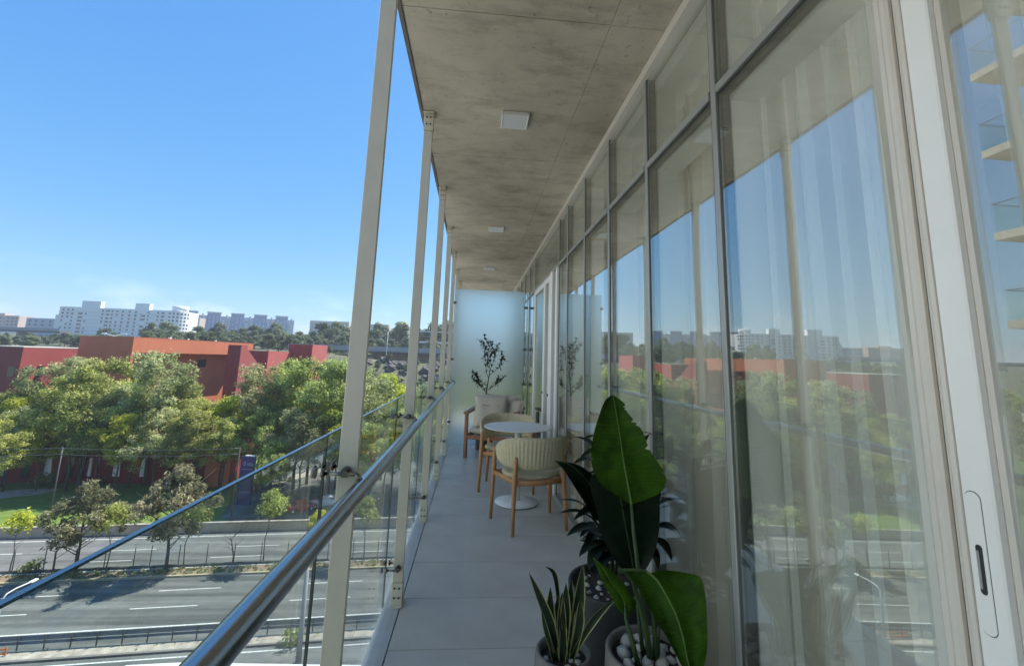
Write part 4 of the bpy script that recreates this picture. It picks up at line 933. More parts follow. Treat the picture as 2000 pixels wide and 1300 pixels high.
# street lamps and poles
lp = thing('street_lamp', 'tall grey concrete lamp post below the handrail, left of the first post', 'street lamp', (-12.7, 39.75, G))
MB().tube([(0, 0, 0), (0, 0, 3), (0, 0, 7.2)], [.22, .19, .15], 12).build('pole', 'viaduct', lp); MB().bbox(-.14, .14, -.14, .14, 7.2, 7.45, .03).build('lamp_head', 'lampwhite', lp)
lp = thing('street_lamp', 'street lamp with a slim white arm reaching over the side road at the left edge', 'street lamp', (-30.25, 34.3, G))
MB().tube([(0, 0, 0), (0, 0, 4), (0, 0, 7.4)], [.11, .09, .06], 10).build('pole', 'rail_metal', lp)
MB().tube([(0, 0, 7.35), (.02, .25, 7.6), (.15, .7, 7.72), (.42, 1.35, 7.80)], [.05, .045, .04, .035], 8).build('lamp_arm', 'lampwhite', lp)
MB().bbox(.30, .56, 1.3, 1.8, 7.74, 7.84, .03).build('lamp_head', 'lampwhite', lp)
pl = thing('utility_pole', 'thin pale utility pole behind the barrier wall at the left', 'pole', (-55.6, 67.4, G)); MB().tube([(0, 0, 0), (0, 0, 10.2)], [.10, .07], 8).build('pole', 'fence_metal', pl)
pl = thing('utility_pole', 'thin dark utility pole behind the barrier wall, left of the purple sign', 'pole', (-33.3, 69.3, G)); MB().tube([(0, 0, 0), (0, 0, 10.2)], [.14, .09], 8).build('pole', 'bark', pl)
def wire(pts, lb, r=.02): return tag(MB().tube(pts, r, 4).build('overhead_wire', 'rail_metal'), lb, 'wire')
def sagw(a, b, s): return [tuple(Vector(a).lerp(Vector(b), t / 12) + Vector((0, 0, -s * 4 * (t / 12) * (1 - t / 12)))) for t in range(13)]
wire(sagw((-110, 63.5, G + 10.1), (-55.6, 67.4, G + 10.1), .5) + sagw((-55.6, 67.4, G + 10.1), (-33.3, 69.3, G + 10.1), .3)[1:], 'thin upper wire strung between the utility poles across the tree trunks')
wire(sagw((-110, 63.5, G + 9.3), (-55.6, 67.4, G + 9.3), .5) + sagw((-55.6, 67.4, G + 9.3), (-33.3, 69.3, G + 9.3), .35)[1:], 'thin lower wire strung between the utility poles across the tree trunks')
# own building: mass, slabs above and below, podium
ob = thing('apartment_building', 'the grey apartment building the balcony belongs to, its white podium roof at the bottom edge', 'building', (0, 0, 0))
MB().box(1.4, 3.8, YA - 22, YB, HC + .27, 3.7).box(1.4, 22, YA - 22, YB, G, -.31).box(1.4, 5.1, YA - 22, YA - .01, -.3, HC + .26).build('wall', 'ownwall', ob)
for k in (-6, -5, -4, -3, -2, -1):
    z = 3.38 * k
    if z - .3 > G: MB().box(-.445, 1.39, YA - 22, YB, z - .3, z - .02).build('balcony_slab', 'soffit', ob)
MB().box(-.445, 1.39, YA - 22, YA - .01, -.3, -.02).build('balcony_slab', 'soffit', ob); MB().box(-.445, 1.39, YA - 22, YA - .01, HC, HC + .26).build('balcony_slab', 'soffit', ob)
pod = [(-18.6, 5), (1.38, 5), (1.38, 26.55), (-14.9, 27.42), (-17.4, 27.3), (-18.3, 26.7), (-18.6, 25.6)]
MB().box(3.8, 21.9, YA - 21.9, YB - .1, -.309, -.25).build('added_bounce_slab', 'ledge', ob)  # unseen white slab added to bounce sunlight into the room
MB().prism(pod, G, -15.4).build('podium', 'ownwall', ob)
mb = MB(); n_ = len(pod); ctr = Vector((-8.5, 16)); inn = [tuple(Vector(p).lerp(ctr, .035)) for p in pod]
vs = [(*p, -15.399) for p in pod] + [(*p, -15.0) for p in pod] + [(*p, -15.0) for p in inn] + [(*p, -15.399) for p in inn]
mb.add(vs, [(a * n_ + i, a * n_ + (i + 1) % n_, ((a + 1) % 4) * n_ + (i + 1) % n_, ((a + 1) % 4) * n_ + i) for a in range(4) for i in range(n_)], False); mb.build('roof_parapet', 'ledge', ob)
# neighbouring tower, seen in the glass of the sliding door
nb = thing('balcony_tower', 'neighbouring tower with stacked glass fronted balconies, mirrored in the sliding door glass', 'building', (0, 0, 0))
MB().box(-34, -19.2, -24, 11, G, 24).build('wall', 'plaster', nb)  # unseen pale wall, widened to bounce sunlight onto the balcony
for k in range(-7, 5):
    z = 12.9 - 3.18 * 3 + 3.18 * k
    MB().box(-30, -16.9, 7, 13.85, z - .28, z).build('balcony_slab', 'soffit', nb)
    MB().box(-16.97, -16.95, 7, 13.8, z + .002, z + 1.05).box(-30, -16.98, 13.78, 13.8, z + .002, z + 1.05).build('balcony_glass', 'rail_glass', nb)
    MB().tube([(-16.96, 7, z + 1.08), (-16.96, 13.79, z + 1.08), (-30, 13.79, z + 1.08)], .02, 6).build('balcony_rail', 'steel', nb)
# ------------------------------------------------------------------ lawn, path, campus
struct(MB().prism([rp(-150, 66.45), rp(-31, 66.45), (-36, 72), (-40, 84), (-43, 88.2), (-44, 120), (-160, 122), (-160, 60)], G - .2, G + .02), 'lawn', 'lawn')
struct(MB().prism([rp(-30.9, 66.45), rp(60, 66.45), (60, 122), (-43.8, 120), (-42.9, 88.2), (-39.9, 84), (-35.9, 72)], G - .2, G + .015), 'car_park', 'asphalt')
struct(MB().prism([(-84, 74), (-80, 75), (-69.2, 81.5), (-68.6, 84.3), (-74, 84), (-84, 79)], G + .021, G + .05), 'path', 'concrete')
struct(MB().prism([(-41, 84.2), (-38, 84.2), (-28, 100), (-31, 101)], G + .018, G + .05), 'ramp_path', 'concrete')
def block(name, label, foot, z1, m, cat='building', z0=G):
    t = thing(name, label, cat, (foot[0][0], foot[0][1], G)); MB().prism(foot, z0, z1).build('wall', m, t, org=t.location); return t
def cap(t, foot, z, m='viaduct', h=.18, o=.06):
    c = Vector((sum(p[0] for p in foot) / len(foot), sum(p[1] for p in foot) / len(foot)))
    MB().prism([tuple(Vector(p) + (Vector(p) - c).normalized() * o) for p in foot], z + .002, z + h).build('coping', m, t, org=t.location)
def face_box(t, name, m, a, b, u0, u1, z0, z1, d=.08, dep=.25):
    """box set on the vertical face running a->b (outside to its right), u in metres along it"""
    a, b = Vector((*a, 0)), Vector((*b, 0)); e = (b - a).normalized(); nrm = Vector((e.y, -e.x, 0))
    p = [a + e * u0 + nrm * d, a + e * u1 + nrm * d, a + e * u1 - nrm * dep, a + e * u0 - nrm * dep]
    return MB().prism([(q.x, q.y) for q in p], z0, z1).build(name, m, t, org=t.location)
A = [(-116.5, 112), (-93.7, 100), (-95.2, 114), (-95, 132), (-120, 135)]
t = thing('maroon_building', 'low maroon building with two dark windows at the far left, behind the trees', 'building', (-93.7, 100, G))
MB().prism(A, G, .7).build('wall', 'maroon', t, org=t.location); cap(t, A, .7, 'beigeb')
for u in (.9, 4.1): face_box(t, 'window', 'winglass', A[1], A[2], u, u + 1.9, -5.6, -3.2, .03)
face_box(t, 'window', 'winglass', A[0], A[1], 21.0, 24.0, -5.4, -3.4, .03)
B = [(-89.8, 108), (-72.5, 100), (-63.9, 133), (-82, 141)]
t = thing('orange_building', 'large orange building with a bright overhanging upper band and a shaded recess', 'building', (-72.5, 100, G))
MB().prism(B, .35, 3.55).build('upper_band', 'orange', t, org=t.location)
e = (Vector(B[2]) - Vector(B[1])).normalized(); nn_ = Vector((-e.y, e.x))
c1 = Vector(B[1]) + nn_ * 4.2 + e * .6; c2 = Vector(B[2]) + nn_ * 4.2
MB().prism([B[0], B[1], tuple(Vector(B[1]) + e * .6), tuple(c1), tuple(c2), B[3]], G, .348).build('lower_wall', 'orange', t, org=t.location)
cap(t, B, 3.55, 'orange', .12, .05)
face_box(t, 'window', 'winglass', tuple(c1), tuple(c2), 20.0, 22.6, -3.1, -1.1, .03)
face_box(t, 'window', 'winglass', tuple(c1), tuple(c2), 16.6, 18.2, -6.6, -4.9, .03)
for k, (u, s_) in enumerate(((9, .5), (14, .35), (22, .4))): p = Vector(B[1]) + e * u + nn_ * 1.5; MB().box(p.x, p.x + s_, p.y, p.y + s_, 3.68, 3.68 + s_ * .8).build('roof_vent', 'lampwhite', t, org=t.location)
F = [(-59.5, 112), (-55.5, 110), (-54.9, 111.5), (-58.9, 113.5)]
t = thing('maroon_fin_tower', 'dark maroon tower face with a lit sloping triangular buttress on its right side', 'building', (-55.5, 110, G))
d = Vector((.41, .912)); q0 = Vector((-55.5, 110)); q1 = q0 + d * 1.7; q2 = q0 + d * 25.5; off = Vector((-4.0, 2.0))
MB().prism([tuple(q0), tuple(q1), tuple(q1 + off), tuple(q0 + off)], G, 2.8).build('tower_wall', 'maroon', t, org=t.location)
mb = MB(); vs = [(*q1, G), (*q2, G), (*q1, 2.0)]; vs += [(x + off.x * .9, y + off.y * .9, z) for x, y, z in vs]
mb.add(vs, [(0, 1, 2), (3, 5, 4), (0, 3, 4, 1), (1, 4, 5, 2), (2, 5, 3, 0)], False); mb.build('buttress', 'maroon_lit', t, org=t.location)
face_box(t, 'painted_lit_side', 'maroon_lit', tuple(q0 - off * .0), tuple(q1), .0, 1.7, G, 2.79, .03, .1)  # sunlit side painted on with the lighter maroon
C_ = [(-61.6, 126), (-55.4, 124), (-53.2, 136), (-60, 139)]
t = thing('maroon_block', 'small maroon block right of the triangular buttress, under the grey viaduct deck', 'building', (-55.4, 124, G)); MB().prism(C_, G, 1.55).build('wall', 'maroon', t, org=t.location)
face_box(t, 'painted_lit_side', 'maroon_lit', C_[1], C_[2], .0, 12.2, G, 1.54, .03, .05); cap(t, C_, 1.55, 'maroon_lit', .08)
D_ = [(-54.7, 135), (-46.9, 132), (-45.6, 141), (-53, 144)]
t = thing('maroon_rooftop_block', 'little square maroon block standing highest, at the right end of the red buildings', 'building', (-46.9, 132, G)); MB().prism(D_, G, 3.9).build('wall', 'maroon', t, org=t.location)
face_box(t, 'painted_lit_side', 'maroon_lit', D_[1], D_[2], .0, 9.1, G, 3.89, .03, .05)
W_ = [(-103, 88), (-44, 88), (-44, 97), (-103, 97)]
t = thing('low_red_wing', 'long low dark red wing behind the tree trunks, with pale tapered window panels', 'building', (-44, 88, G)); MB().prism(W_, G, -15.4).build('wall', 'darkred', t, org=t.location)
MB().box(-103, -66.5, 86.8, 88.6, -15.399, -15.15).build('canopy', 'ledge', t, org=t.location)
for xw, ww in ((-74.3, 1.25), (-67.4, .55), (-66.2, .35), (-62.9, 1.2), (-58.4, 1.1), (-88, 1.2), (-82, 1.1)):
    mb = MB(); vs = [(xw - ww * .42, 87.9, -18.3), (xw + ww * .30, 87.9, -18.3), (xw + ww * .5, 87.9, -21.4), (xw - ww * .5, 87.9, -21.4)]; vs += [(x, 88.01, z) for x, y, z in vs]
    mb.add(vs, [(0, 1, 2, 3), (0, 4, 5, 1), (1, 5, 6, 2), (2, 6, 7, 3), (3, 7, 4, 0)], False); mb.build('window_panel', 'alu', t, org=t.location)
for xw in (-84.5, -78.6, -71.4, -69.5): MB().box(xw, xw + 1.3, 87.93, 88.01, -21.8, -18).build('dark_opening', 'winglass', t, org=t.location)
MB().box(-47.2, -43.6, 86.6, 87.999, G, -15.2).build('end_wall', 'orange', t, org=t.location)
# purple totem sign
sg = thing('totem_sign', 'tall dark purple sign panel with a small white emblem and lettering, on the lawn', 'sign', (-35.4, 76.9, G), math.radians(-8))
MB().bbox(-1.15, 1.15, -.2, .2, 0, 7.3, .02).build('sign_panel', 'sign', sg)
MB().bbox(-.55, 1.15, -.17, .17, 7.301, 7.5, .02).build('sign_cap', 'lampwhite', sg)
mb = MB(); a = [(-.45 + .17 * math.cos(q), 6.25 + .25 * math.sin(q)) for q in [PI * k / 10 for k in range(11)]]; mb.tube([(a[0][0], -.215, 5.85)] + [(x, -.215, z) for x, z in a] + [(a[-1][0], -.215, 5.85)], .04, 5)
mb.tube([(-.45, -.215, 5.85), (-.45, -.215, 6.2)], .05, 5); mb.build('emblem', 'signink', sg)
mb = MB()
for r_, (z, xs_) in enumerate(((6.28, [.02, .2, .38, .56, .74]), (6.02, [-.02, .16, .34, .52, .70, .86]))):
    for k, x in enumerate(xs_): mb.box(x, x + .05, -.21, -.2005, z - .08, z + .1); mb.box(x + .051, x + .12, -.21, -.2005, z + (.05 if k % 2 else -.08), z + (.1 if k % 2 else -.03))
mb.build('lettering', 'signink', sg)
for z in (5.35, 1.9): MB().box(-.8, .95, -.21, -.2005, z, z + .05).build('rule_line', 'signink', sg)
# cars
def car(label, loc, rz, paint, L_=4.3):
    t = thing('parked_car', label, 'car', loc, rz, 'cars parked beyond the trees'); W2 = .86
    pr = [(-2.1, .32), (-2.12, .62), (-2.0, .86), (-1.25, .95), (-.7, 1.40), (.75, 1.44), (1.45, 1.02), (2.02, .92), (2.12, .62), (2.08, .30)]
    mb = MB(); n = len(pr); sec = [(-W2, 1), (-W2 * .96, 1)]
    vs = []
    for y_, top in ((-W2, 0), (-W2 * .8, 1), (W2 * .8, 1), (W2, 0)):
        for x, z in pr: 
            zz = z if (top or z < .96) else z; yy = y_ * (.86 if z > 1.0 else 1); vs.append((x * (1 if top else .985), yy, zz if top else zz - .02))
    mb.add(vs, [(j * n + i, j * n + (i + 1) % n, (j + 1) * n + (i + 1) % n, (j + 1) * n + i) for j in range(3) for i in range(n)] + [tuple(range(n)), tuple(range(3 * n, 4 * n))[::-1]], False); mb.build('body', paint, t)
    for s in (-1, 1):
        y_ = s * W2 * .865; mb = MB(); v4 = [(-1.12, y_, .98), (-.66, y_, 1.33), (.68, y_, 1.36), (1.25, y_, 1.02)]; mb.add(v4 + [(x, yy + s * .02, z) for x, yy, z in v4], [(4, 5, 6, 7), (0, 1, 5, 4), (1, 2, 6, 5), (2, 3, 7, 6)], False); mb.build('side_window', 'winglass', t)
        for x in (-1.3, 1.32):
            wh = MB().tube([(x, s * .74, .33), (x, s * .89, .33)], .33, 18).build('wheel', 'tyre', t); MB().tube([(x, s * .885, .33), (x, s * .90, .33)], .19, 12).build('rim', 'alu', wh)
        MB().box(-2.13, -2.06, s * .60 - .14, s * .60 + .14, .64, .78).build('headlight', 'lampdiff', t); MB().box(2.05, 2.14, s * .62 - .12, s * .62 + .12, .66, .8).build('tail_light', 'carred', t)
    for a, b in (((-1.22, .985), (-.74, 1.39)), ((.80, 1.43), (1.44, 1.055))):
        mb = MB(); v4 = [(a[0], -.66, a[1]), (a[0], .66, a[1]), (b[0], .60, b[1]), (b[0], -.60, b[1])]; dx = -.03 if a[0] < 0 else .03; mb.add(v4 + [(x + dx, y_, z + .03) for x, y_, z in v4], [(4, 5, 6, 7), (0, 1, 5, 4), (1, 2, 6, 5), (2, 3, 7, 6), (3, 0, 4, 7)], False); mb.build('windscreen', 'winglass', t)
    return t
car('red parked car behind the balustrade glass, nearest in the car park', (-25.6, 74.2, G + .02), math.radians(35), 'carred')
car('white parked car right behind the red one in the car park', (-22.6, 76.6, G + .02), math.radians(30), 'carwhite')
car('grey parked car deeper in the car park, half hidden by trees', (-16.5, 79.5, G + .02), math.radians(30), 'cargrey')
car('white parked car at the far left, behind the trunks', (-78.6, 80.6, G + .06), math.radians(5), 'carwhite')
# ------------------------------------------------------------------ far buildings
rn = random.Random(3)
def windows(t, a, b, cols, rows_, w_, h_, m='winglass', d=.05):
    """one window object per opening, all sharing a mesh"""
    a3, b3 = Vector((*a, 0)), Vector((*b, 0)); e = (b3 - a3).normalized(); nrm = Vector((e.y, -e.x, 0)); ang = math.atan2(e.y, e.x); base = None
    for z in rows_:
        for u in cols:
            u_, ww = u if isinstance(u, tuple) else (u, w_)
            if base is not None and len(rows_) > 5 and rn.random() < .10: continue
            ww *= rn.uniform(.82, 1.1)
            p = a3 + e * u_ + nrm * d - t.location; p.z = z - t.location.z
            if base is None: base = MB().box(-.5, .5, -.1, .0, -.5, .5).build('window', m, t); o = base
            else: o = dup(base, t, (0, 0, 0))
            o.location = p; o.rotation_euler = (0, 0, ang); o.scale = (ww, 1, h_)
    return base
rn = random.Random(3)
P0, P1 = (-353, 400), (-266, 400)
t = thing('white_apartment_block', 'long white apartment block with rows of dark windows and three rooftop towers', 'building', (-353, 400, 0))
arc = [(-266 + 11 * math.sin(q), 411 - 11 * math.cos(q)) for q in [PI / 2 * k / 6 for k in range(7)]]
MB().prism([P0, P1] + arc[1:] + [(-255, 424), (-353, 424)], -4, 34.0).build('wall', 'offwhite', t, org=t.location)
MB().prism([(-357, 402), (-353.01, 402), (-353.01, 424), (-357, 424)], -4, 27).build('side_wing', 'offwhite', t, org=t.location)
MB().box(-337, -322, 401, 405, 34, 39.6).build('rooftop_tower', 'offwhite', t, org=t.location); MB().box(-294, -282.5, 401, 405, 34, 39.3).build('rooftop_tower', 'offwhite', t, org=t.location)
MB().lathe([(0, 34), (6, 34), (6, 38.6), (0, 38.6)], (-262, 409, 0), 20).build('rooftop_tower', 'offwhite', t, org=t.location)
for z in [31.6 - 3.1 * k for k in range(8)]: MB().box(-353, -266, 399.9, 399.99, z - 1.75, z - 1.6).build('floor_line', 'viaduct', t, org=t.location)
grp = [(3, 1.5), (7, 1.5), (10.5, 1.5), (17, 3.4), (21.2, 1.4), (34.5, 1.4), (38.5, 2.6), (42, 1.4), (46, 1.4), (50.5, 1.5), (56, 1.6), (61, 1.6), (67, 3.4), (71.2, 1.4), (79, 1.4), (83, 2.6)]
windows(t, P0, P1, grp, [31.6 - 3.1 * k for k in range(9)], 1.5, 1.35)
for i in range(6):
    a, b = arc[i], arc[i + 1]; windows(t, a, b, [1.45], [31.6 - 3.1 * k for k in range(8)], 1.5, 1.35)
P0, P1 = (-381, 600), (-256, 640)
t = thing('blue_apartment_block', 'long blue-grey apartment block with projecting stair towers, behind the tree line', 'building', (-381, 600, 0))
MB().prism([P0, P1, (-262, 660), (-387, 620)], 5, 46.5).build('wall', 'bluegrey', t, org=t.location)
e3 = (Vector((*P1, 0)) - Vector((*P0, 0))).normalized(); n3 = Vector((e3.y, -e3.x, 0))
def along(u, d): p = Vector((*P0, 0)) + e3 * u + n3 * d; return (p.x, p.y)
for u in (2, 28, 55, 82, 108): MB().prism([along(u, 0.02), along(u, 4), along(u + 15, 4), along(u + 15, 0.02)], 5, 49.5 + (u % 3) * .3).build('stair_tower', 'bluepanel', t, org=t.location); MB().prism([along(u - .6, 0.01), along(u - .6, 4.6), along(u + 15.6, 4.6), along(u + 15.6, 0.01)], 49.9 + (u % 3) * .3, 51.3).build('roof_slab', 'viaduct', t, org=t.location)
for u in (22, 49, 76, 102, 127): MB().prism([along(u, 0.02), along(u, 2.2), along(u + 1.6, 2.2), along(u + 1.6, 0.02)], 5, 48.5).build('pier', 'bluegrey', t, org=t.location)
windows(t, P0, P1, [(19, 3.5), (25, 3.5), (46, 3.2), (52.4, 3.0), (73, 3.4), (79.4, 3.0), (99, 3.2), (105, 3.2), (125, 2.6)], [43.5 - 3.0 * k for k in range(9)], 3, 1.5, 'offwhite')
for u in (2, 28, 55, 82, 108): windows(t, along(u, 4), along(u + 15, 4), [3, 7.5, 12], [45 - 3.0 * k for k in range(8)], 2.2, 1.7, 'bluegrey')
t = thing('pink_house_block', 'small pinkish block in front of the left end of the blue-grey apartments', 'building', (-300, 480, 0)); MB().box(-300, -287, 480, 490, 5, 34).build('wall', 'pinkish', t, org=t.location); windows(t, (-300, 480), (-287, 480), [3, 6.5, 10], [31, 27.5], 1.2, 1.3)
t = thing('pink_apartment_block', 'pinkish apartment block cut by the left edge of the view', 'building', (-470, 450, 0)); MB().box(-475, -431, 450, 465, 5, 27.5).box(-462, -446, 452, 460, 27.5, 29.6).build('wall', 'pinkish', t, org=t.location)
windows(t, (-475, 450), (-431, 450), [24, 28, 35, 38.6, 42], [25, 22, 19, 16], 1.6, 1.3); MB().box(-476, -426, 449, 449.9, 5, 15).build('garden_wall', 'offwhite', t, org=t.location)
t = thing('grey_apartment_block', 'low blue-grey flat roofed block just left of the white apartments', 'building', (-396, 420, 0)); MB().box(-396, -362, 420, 436, 5, 24.4).build('wall', 'bluegrey', t, org=t.location); windows(t, (-396, 420), (-362, 420), [3, 8, 13.5, 20, 26, 31], [21.8, 18.6], 2.2, 1.3)
t = thing('beige_office_block', 'square beige block above the trees just left of the nearest post', 'building', (-183, 500, 0)); MB().box(-183, -141, 500, 520, 5, 37.3).build('wall', 'beigeb', t, org=t.location); windows(t, (-183, 500), (-141, 500), [3 + 4 * k for k in range(10)], [33.5, 30.3, 27.1], 1.4, 1.6, 'viaduct')
t = thing('beige_hall', 'low pale flat block above the trees between the first and second posts', 'building', (-133, 520, 0)); MB().box(-133, -101, 520, 540, 5, 37).build('wall', 'beigeb', t, org=t.location)
t = thing('far_flat_block', 'pale grey flat block between the second and third posts on the skyline', 'building', (-66, 460, 0)); MB().box(-66, -44, 460, 475, 5, 29).build('wall', 'bluegrey', t, org=t.location); windows(t, (-66, 460), (-44, 460), [3 + 3.2 * k for k in range(6)], [26, 23], 1.5, 1.4)
# viaducts
t = thing('road_viaduct', 'grey road viaduct deck crossing behind the posts, above the rocky bank', 'viaduct', (-40, 200, 0))
MB().prism([(-80, 197), (60, 203), (60, 212), (-80, 206)], 2.6, 4.2).build('deck', 'viadark', t, org=t.location); MB().prism([(-80, 196.6), (60, 202.6), (60, 202.95), (-80, 196.95)], 3.2, 5.3).build('parapet', 'viaduct', t, org=t.location)
for x in (-49, -15, 20): MB().box(x - .9, x + .9, 198.6, 202, -9, 2.6).build('pillar', 'viaduct', t, org=t.location)
MB().prism([(-46, 207), (60, 210), (60, 211), (-46, 208)], -4, 2.6).build('retaining_wall', 'barrier', t, org=t.location)
t = thing('hill_viaduct', 'dark elevated road on the hillside at the far left, below the pink block', 'viaduct', (-297, 300, 0))
MB().box(-420, -262, 300, 309, 9.0, 10.6).build('deck', 'viadark', t, org=t.location); MB().box(-420, -262, 299.6, 299.99, 10.0, 11.7).build('parapet', 'viaduct', t, org=t.location)
for x in (-400, -372, -344, -316, -288): MB().box(x - 1, x + 1, 302, 307, -5, 9.0).build('pillar', 'viaduct', t, org=t.location)
t = thing('footbridge', 'pale footbridge railings on the skyline between the posts', 'footbridge', (-10, 230, 0))
MB().box(-34, 30, 230, 230.3, 14.2, 14.7).build('rail', 'offwhite', t, org=t.location); MB().box(-34, 30, 230, 232, 8.6, 9.4).build('deck', 'offwhite', t, org=t.location); [MB().box(x, x + .5, 230, 232, -3, 8.6).build('pillar', 'offwhite', t, org=t.location) for x in (-30, -8, 14)]
for (x, y_, z0_, h_, lb) in ((-37.8, 194, 0, 11.8, 'pale double armed street light on the viaduct, right of the nearest post'), (-98, 128, -20, 24.5, 'pale forked floodlight mast above the maroon roof at the left')):
    t = thing('light_mast', lb, 'street lamp', (x, y_, z0_)); MB().tube([(0, 0, 0), (0, 0, h_)], [.22, .14], 8).build('pole', 'ledge', t); s_ = 1.5 if h_ < 20 else 2.6
    MB().tube([(-s_, 0, h_ + .4), (0, 0, h_ - .1), (s_, 0, h_ + .5)], .10, 6).build('lamp_arm', 'ledge', t); [MB().bbox(x_ - .5, x_ + .5, -.2, .2, h_ + .35, h_ + .6, .04).build('lamp_head', 'ledge', t) for x_ in (-s_, s_)]

# ------------------------------------------------------------------ trees
def foliage_mesh(seed, clumps, per, leaf, spread=.75, shape='quad', updir=.35, name='crown', hol=.45, long=1.0):
    """leaf-sized quads on lumpy clumps; clumps: list of (centre, radius)"""
    r = np.random.default_rng(seed); V = []; T = []
    for (c, R) in clumps:
        n = int(per * (R ** 2)); 
        if n < 4: continue
        d = r.normal(size=(n, 3)); d /= np.linalg.norm(d, axis=1)[:, None]
        lump = 1 + .22 * np.sin(d[:, :1] * 5 + c[0]) + .18 * np.sin(d[:, 1:2] * 6 + c[1]) + .14 * np.sin(d[:, 2:3] * 7 + c[2])
        rad = R * (hol + (1 - hol) * r.random((n, 1)) ** .5) * lump
        p = np.array(c) + d * rad * np.array([1, 1, .82])
        nrm = d * spread + r.normal(size=(n, 3)) * .6 + np.array([0, 0, updir]); nrm /= np.linalg.norm(nrm, axis=1)[:, None]
        a = np.cross(nrm, r.normal(size=(n, 3))); a /= np.linalg.norm(a, axis=1)[:, None]; b = np.cross(nrm, a)
        s = leaf * (.6 + .8 * r.random((n, 1))); a = a * s * .5 * long; b = b * s * .36
        q = np.stack([p - a, p + b, p + a, p - b], 1); V.append(q.reshape(-1, 3))
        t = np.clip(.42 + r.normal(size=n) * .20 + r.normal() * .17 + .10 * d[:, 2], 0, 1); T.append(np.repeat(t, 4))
    V = np.concatenate(V); T = np.concatenate(T); n = len(V) // 4
    me = D.meshes.new(name); me.vertices.add(len(V)); me.vertices.foreach_set('co', V.astype(np.float32).ravel())
    me.loops.add(len(V)); me.loops.foreach_set('vertex_index', np.arange(len(V), dtype=np.int32))
    me.polygons.add(n); me.polygons.foreach_set('loop_start', np.arange(n, dtype=np.int32) * 4); me.polygons.foreach_set('loop_total', np.full(n, 4, np.int32))
    me.update(calc_edges=True)
    at = me.attributes.new('tint', 'FLOAT', 'POINT'); at.data.foreach_set('value', T.astype(np.float32)); return me
def crown_clumps(seed, z0, z1, R, n, cr=(1.1, 1.9), taper=.5):
    r = random.Random(seed); out = []; tries = 0
    while len(out) < n and tries < 9000:
        tries += 1; t = r.random(); z = z0 + (z1 - z0) * t; rr = R * math.sin(PI * min(1, (.10 + .90 * t)) ** (.8)) ** .6 * (1 - taper * max(0, t - .55))
        a = r.uniform(0, 2 * PI); d = rr * math.sqrt(r.uniform(.15, 1)) * (1 + .18 * math.sin(3 * a + seed)); out.append(((d * math.cos(a), d * math.sin(a), z), r.uniform(*cr)))
    return out
def lobed_clumps(seed, z0, z1, R, nl, per_lobe, cr):
    """crown of several uneven lobes, each a loose cluster of clumps"""
    r = random.Random(seed); out = []
    for k in range(nl):
        t = (k + r.random()) / nl; z = z0 + (z1 - z0) * t ** .9; rr = R * (math.sin(PI * (.16 + .80 * t)) ** .7) * r.uniform(.35, .95); a = k * 2.4 + r.uniform(-.5, .5)
        c = Vector((rr * math.cos(a), rr * math.sin(a), z)); lr = R * r.uniform(.30, .48) * (1.1 - .45 * t)
        for q in range(per_lobe):
            d = Vector((r.gauss(0, 1), r.gauss(0, 1), r.gauss(0, 1) * .9)).normalized() * lr * r.random() ** .45; p = c + d
            if p.z > z1 + .6: p.z = z1 + .6 - r.random()
            out.append((tuple(p), r.uniform(*cr)))
    return out
def limbs(seed, H, R, z_first, nl, r0, lean=.05, m='bark', kind='up'):
    r = random.Random(seed); mb = MB(); top = H * .82; P = [Vector((0, 0, -.2))]
    for k in range(1, 6): P.append(Vector((lean * H * .2 * k * r.uniform(-1, 1), lean * H * .2 * k * r.uniform(-1, 1), top * k / 5)))
    mb.tube(P, [r0 * 1.25, r0, r0 * .8, r0 * .55, r0 * .33, r0 * .12], 8)
    for k in range(nl):
        z = z_first + (top * .8 - z_first) * k / nl; f = z / top * 5; i = min(int(f), 4); p = P[i].lerp(P[i + 1], f - i); a = r.uniform(0, 6.28); ln = R * r.uniform(.6, .95)
        q = p + Vector((math.cos(a) * ln * .5, math.sin(a) * ln * .5, ln * .35)); q2 = p + Vector((math.cos(a) * ln, math.sin(a) * ln, ln * (.75 if kind == 'up' else .45)))
        mb.tube([p, q, q2], [r0 * .4, r0 * .25, r0 * .08], 5)
    return mb
def proto_tree(nm, seed, H, z0, R, n, per, leaf, m, cr=(1.1, 1.9), r0=.22, nl=6, bark='bark', long=1.0, updir=.6, taper=.5, hol=.45, lobes=0):
    t = thing(nm, '', 'tree')
    limbs(seed, H, R, z0 * .7, nl, r0, m=bark).build('trunk', bark, t)
    me = foliage_mesh(seed, lobed_clumps(seed, z0 + 1.5, H - 1.6, R, lobes, n // lobes, cr) if lobes else crown_clumps(seed, z0 + 1, H - cr[1] * .75, R - cr[0], n, cr, taper), per, leaf, long=long, updir=updir, hol=hol)
    me.materials.append(M[m]); c = D.objects.new('crown', me); COL.objects.link(c); c.parent = t; return t
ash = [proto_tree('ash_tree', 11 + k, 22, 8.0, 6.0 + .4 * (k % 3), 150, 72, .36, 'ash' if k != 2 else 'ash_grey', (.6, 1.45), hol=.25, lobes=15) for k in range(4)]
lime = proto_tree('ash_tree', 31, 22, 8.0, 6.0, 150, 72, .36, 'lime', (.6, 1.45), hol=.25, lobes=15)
used = set()
def place(pr, label, loc, s, rz, group=None):
    if pr.name not in used:
        used.add(pr.name); pr['label'] = label; pr.location = loc; pr.scale = (s,) * 3; pr.rotation_euler = (0, 0, rz)
        if group: pr['group'] = group
        return pr
    return copy_tree(pr, label, loc, rz, group, s)
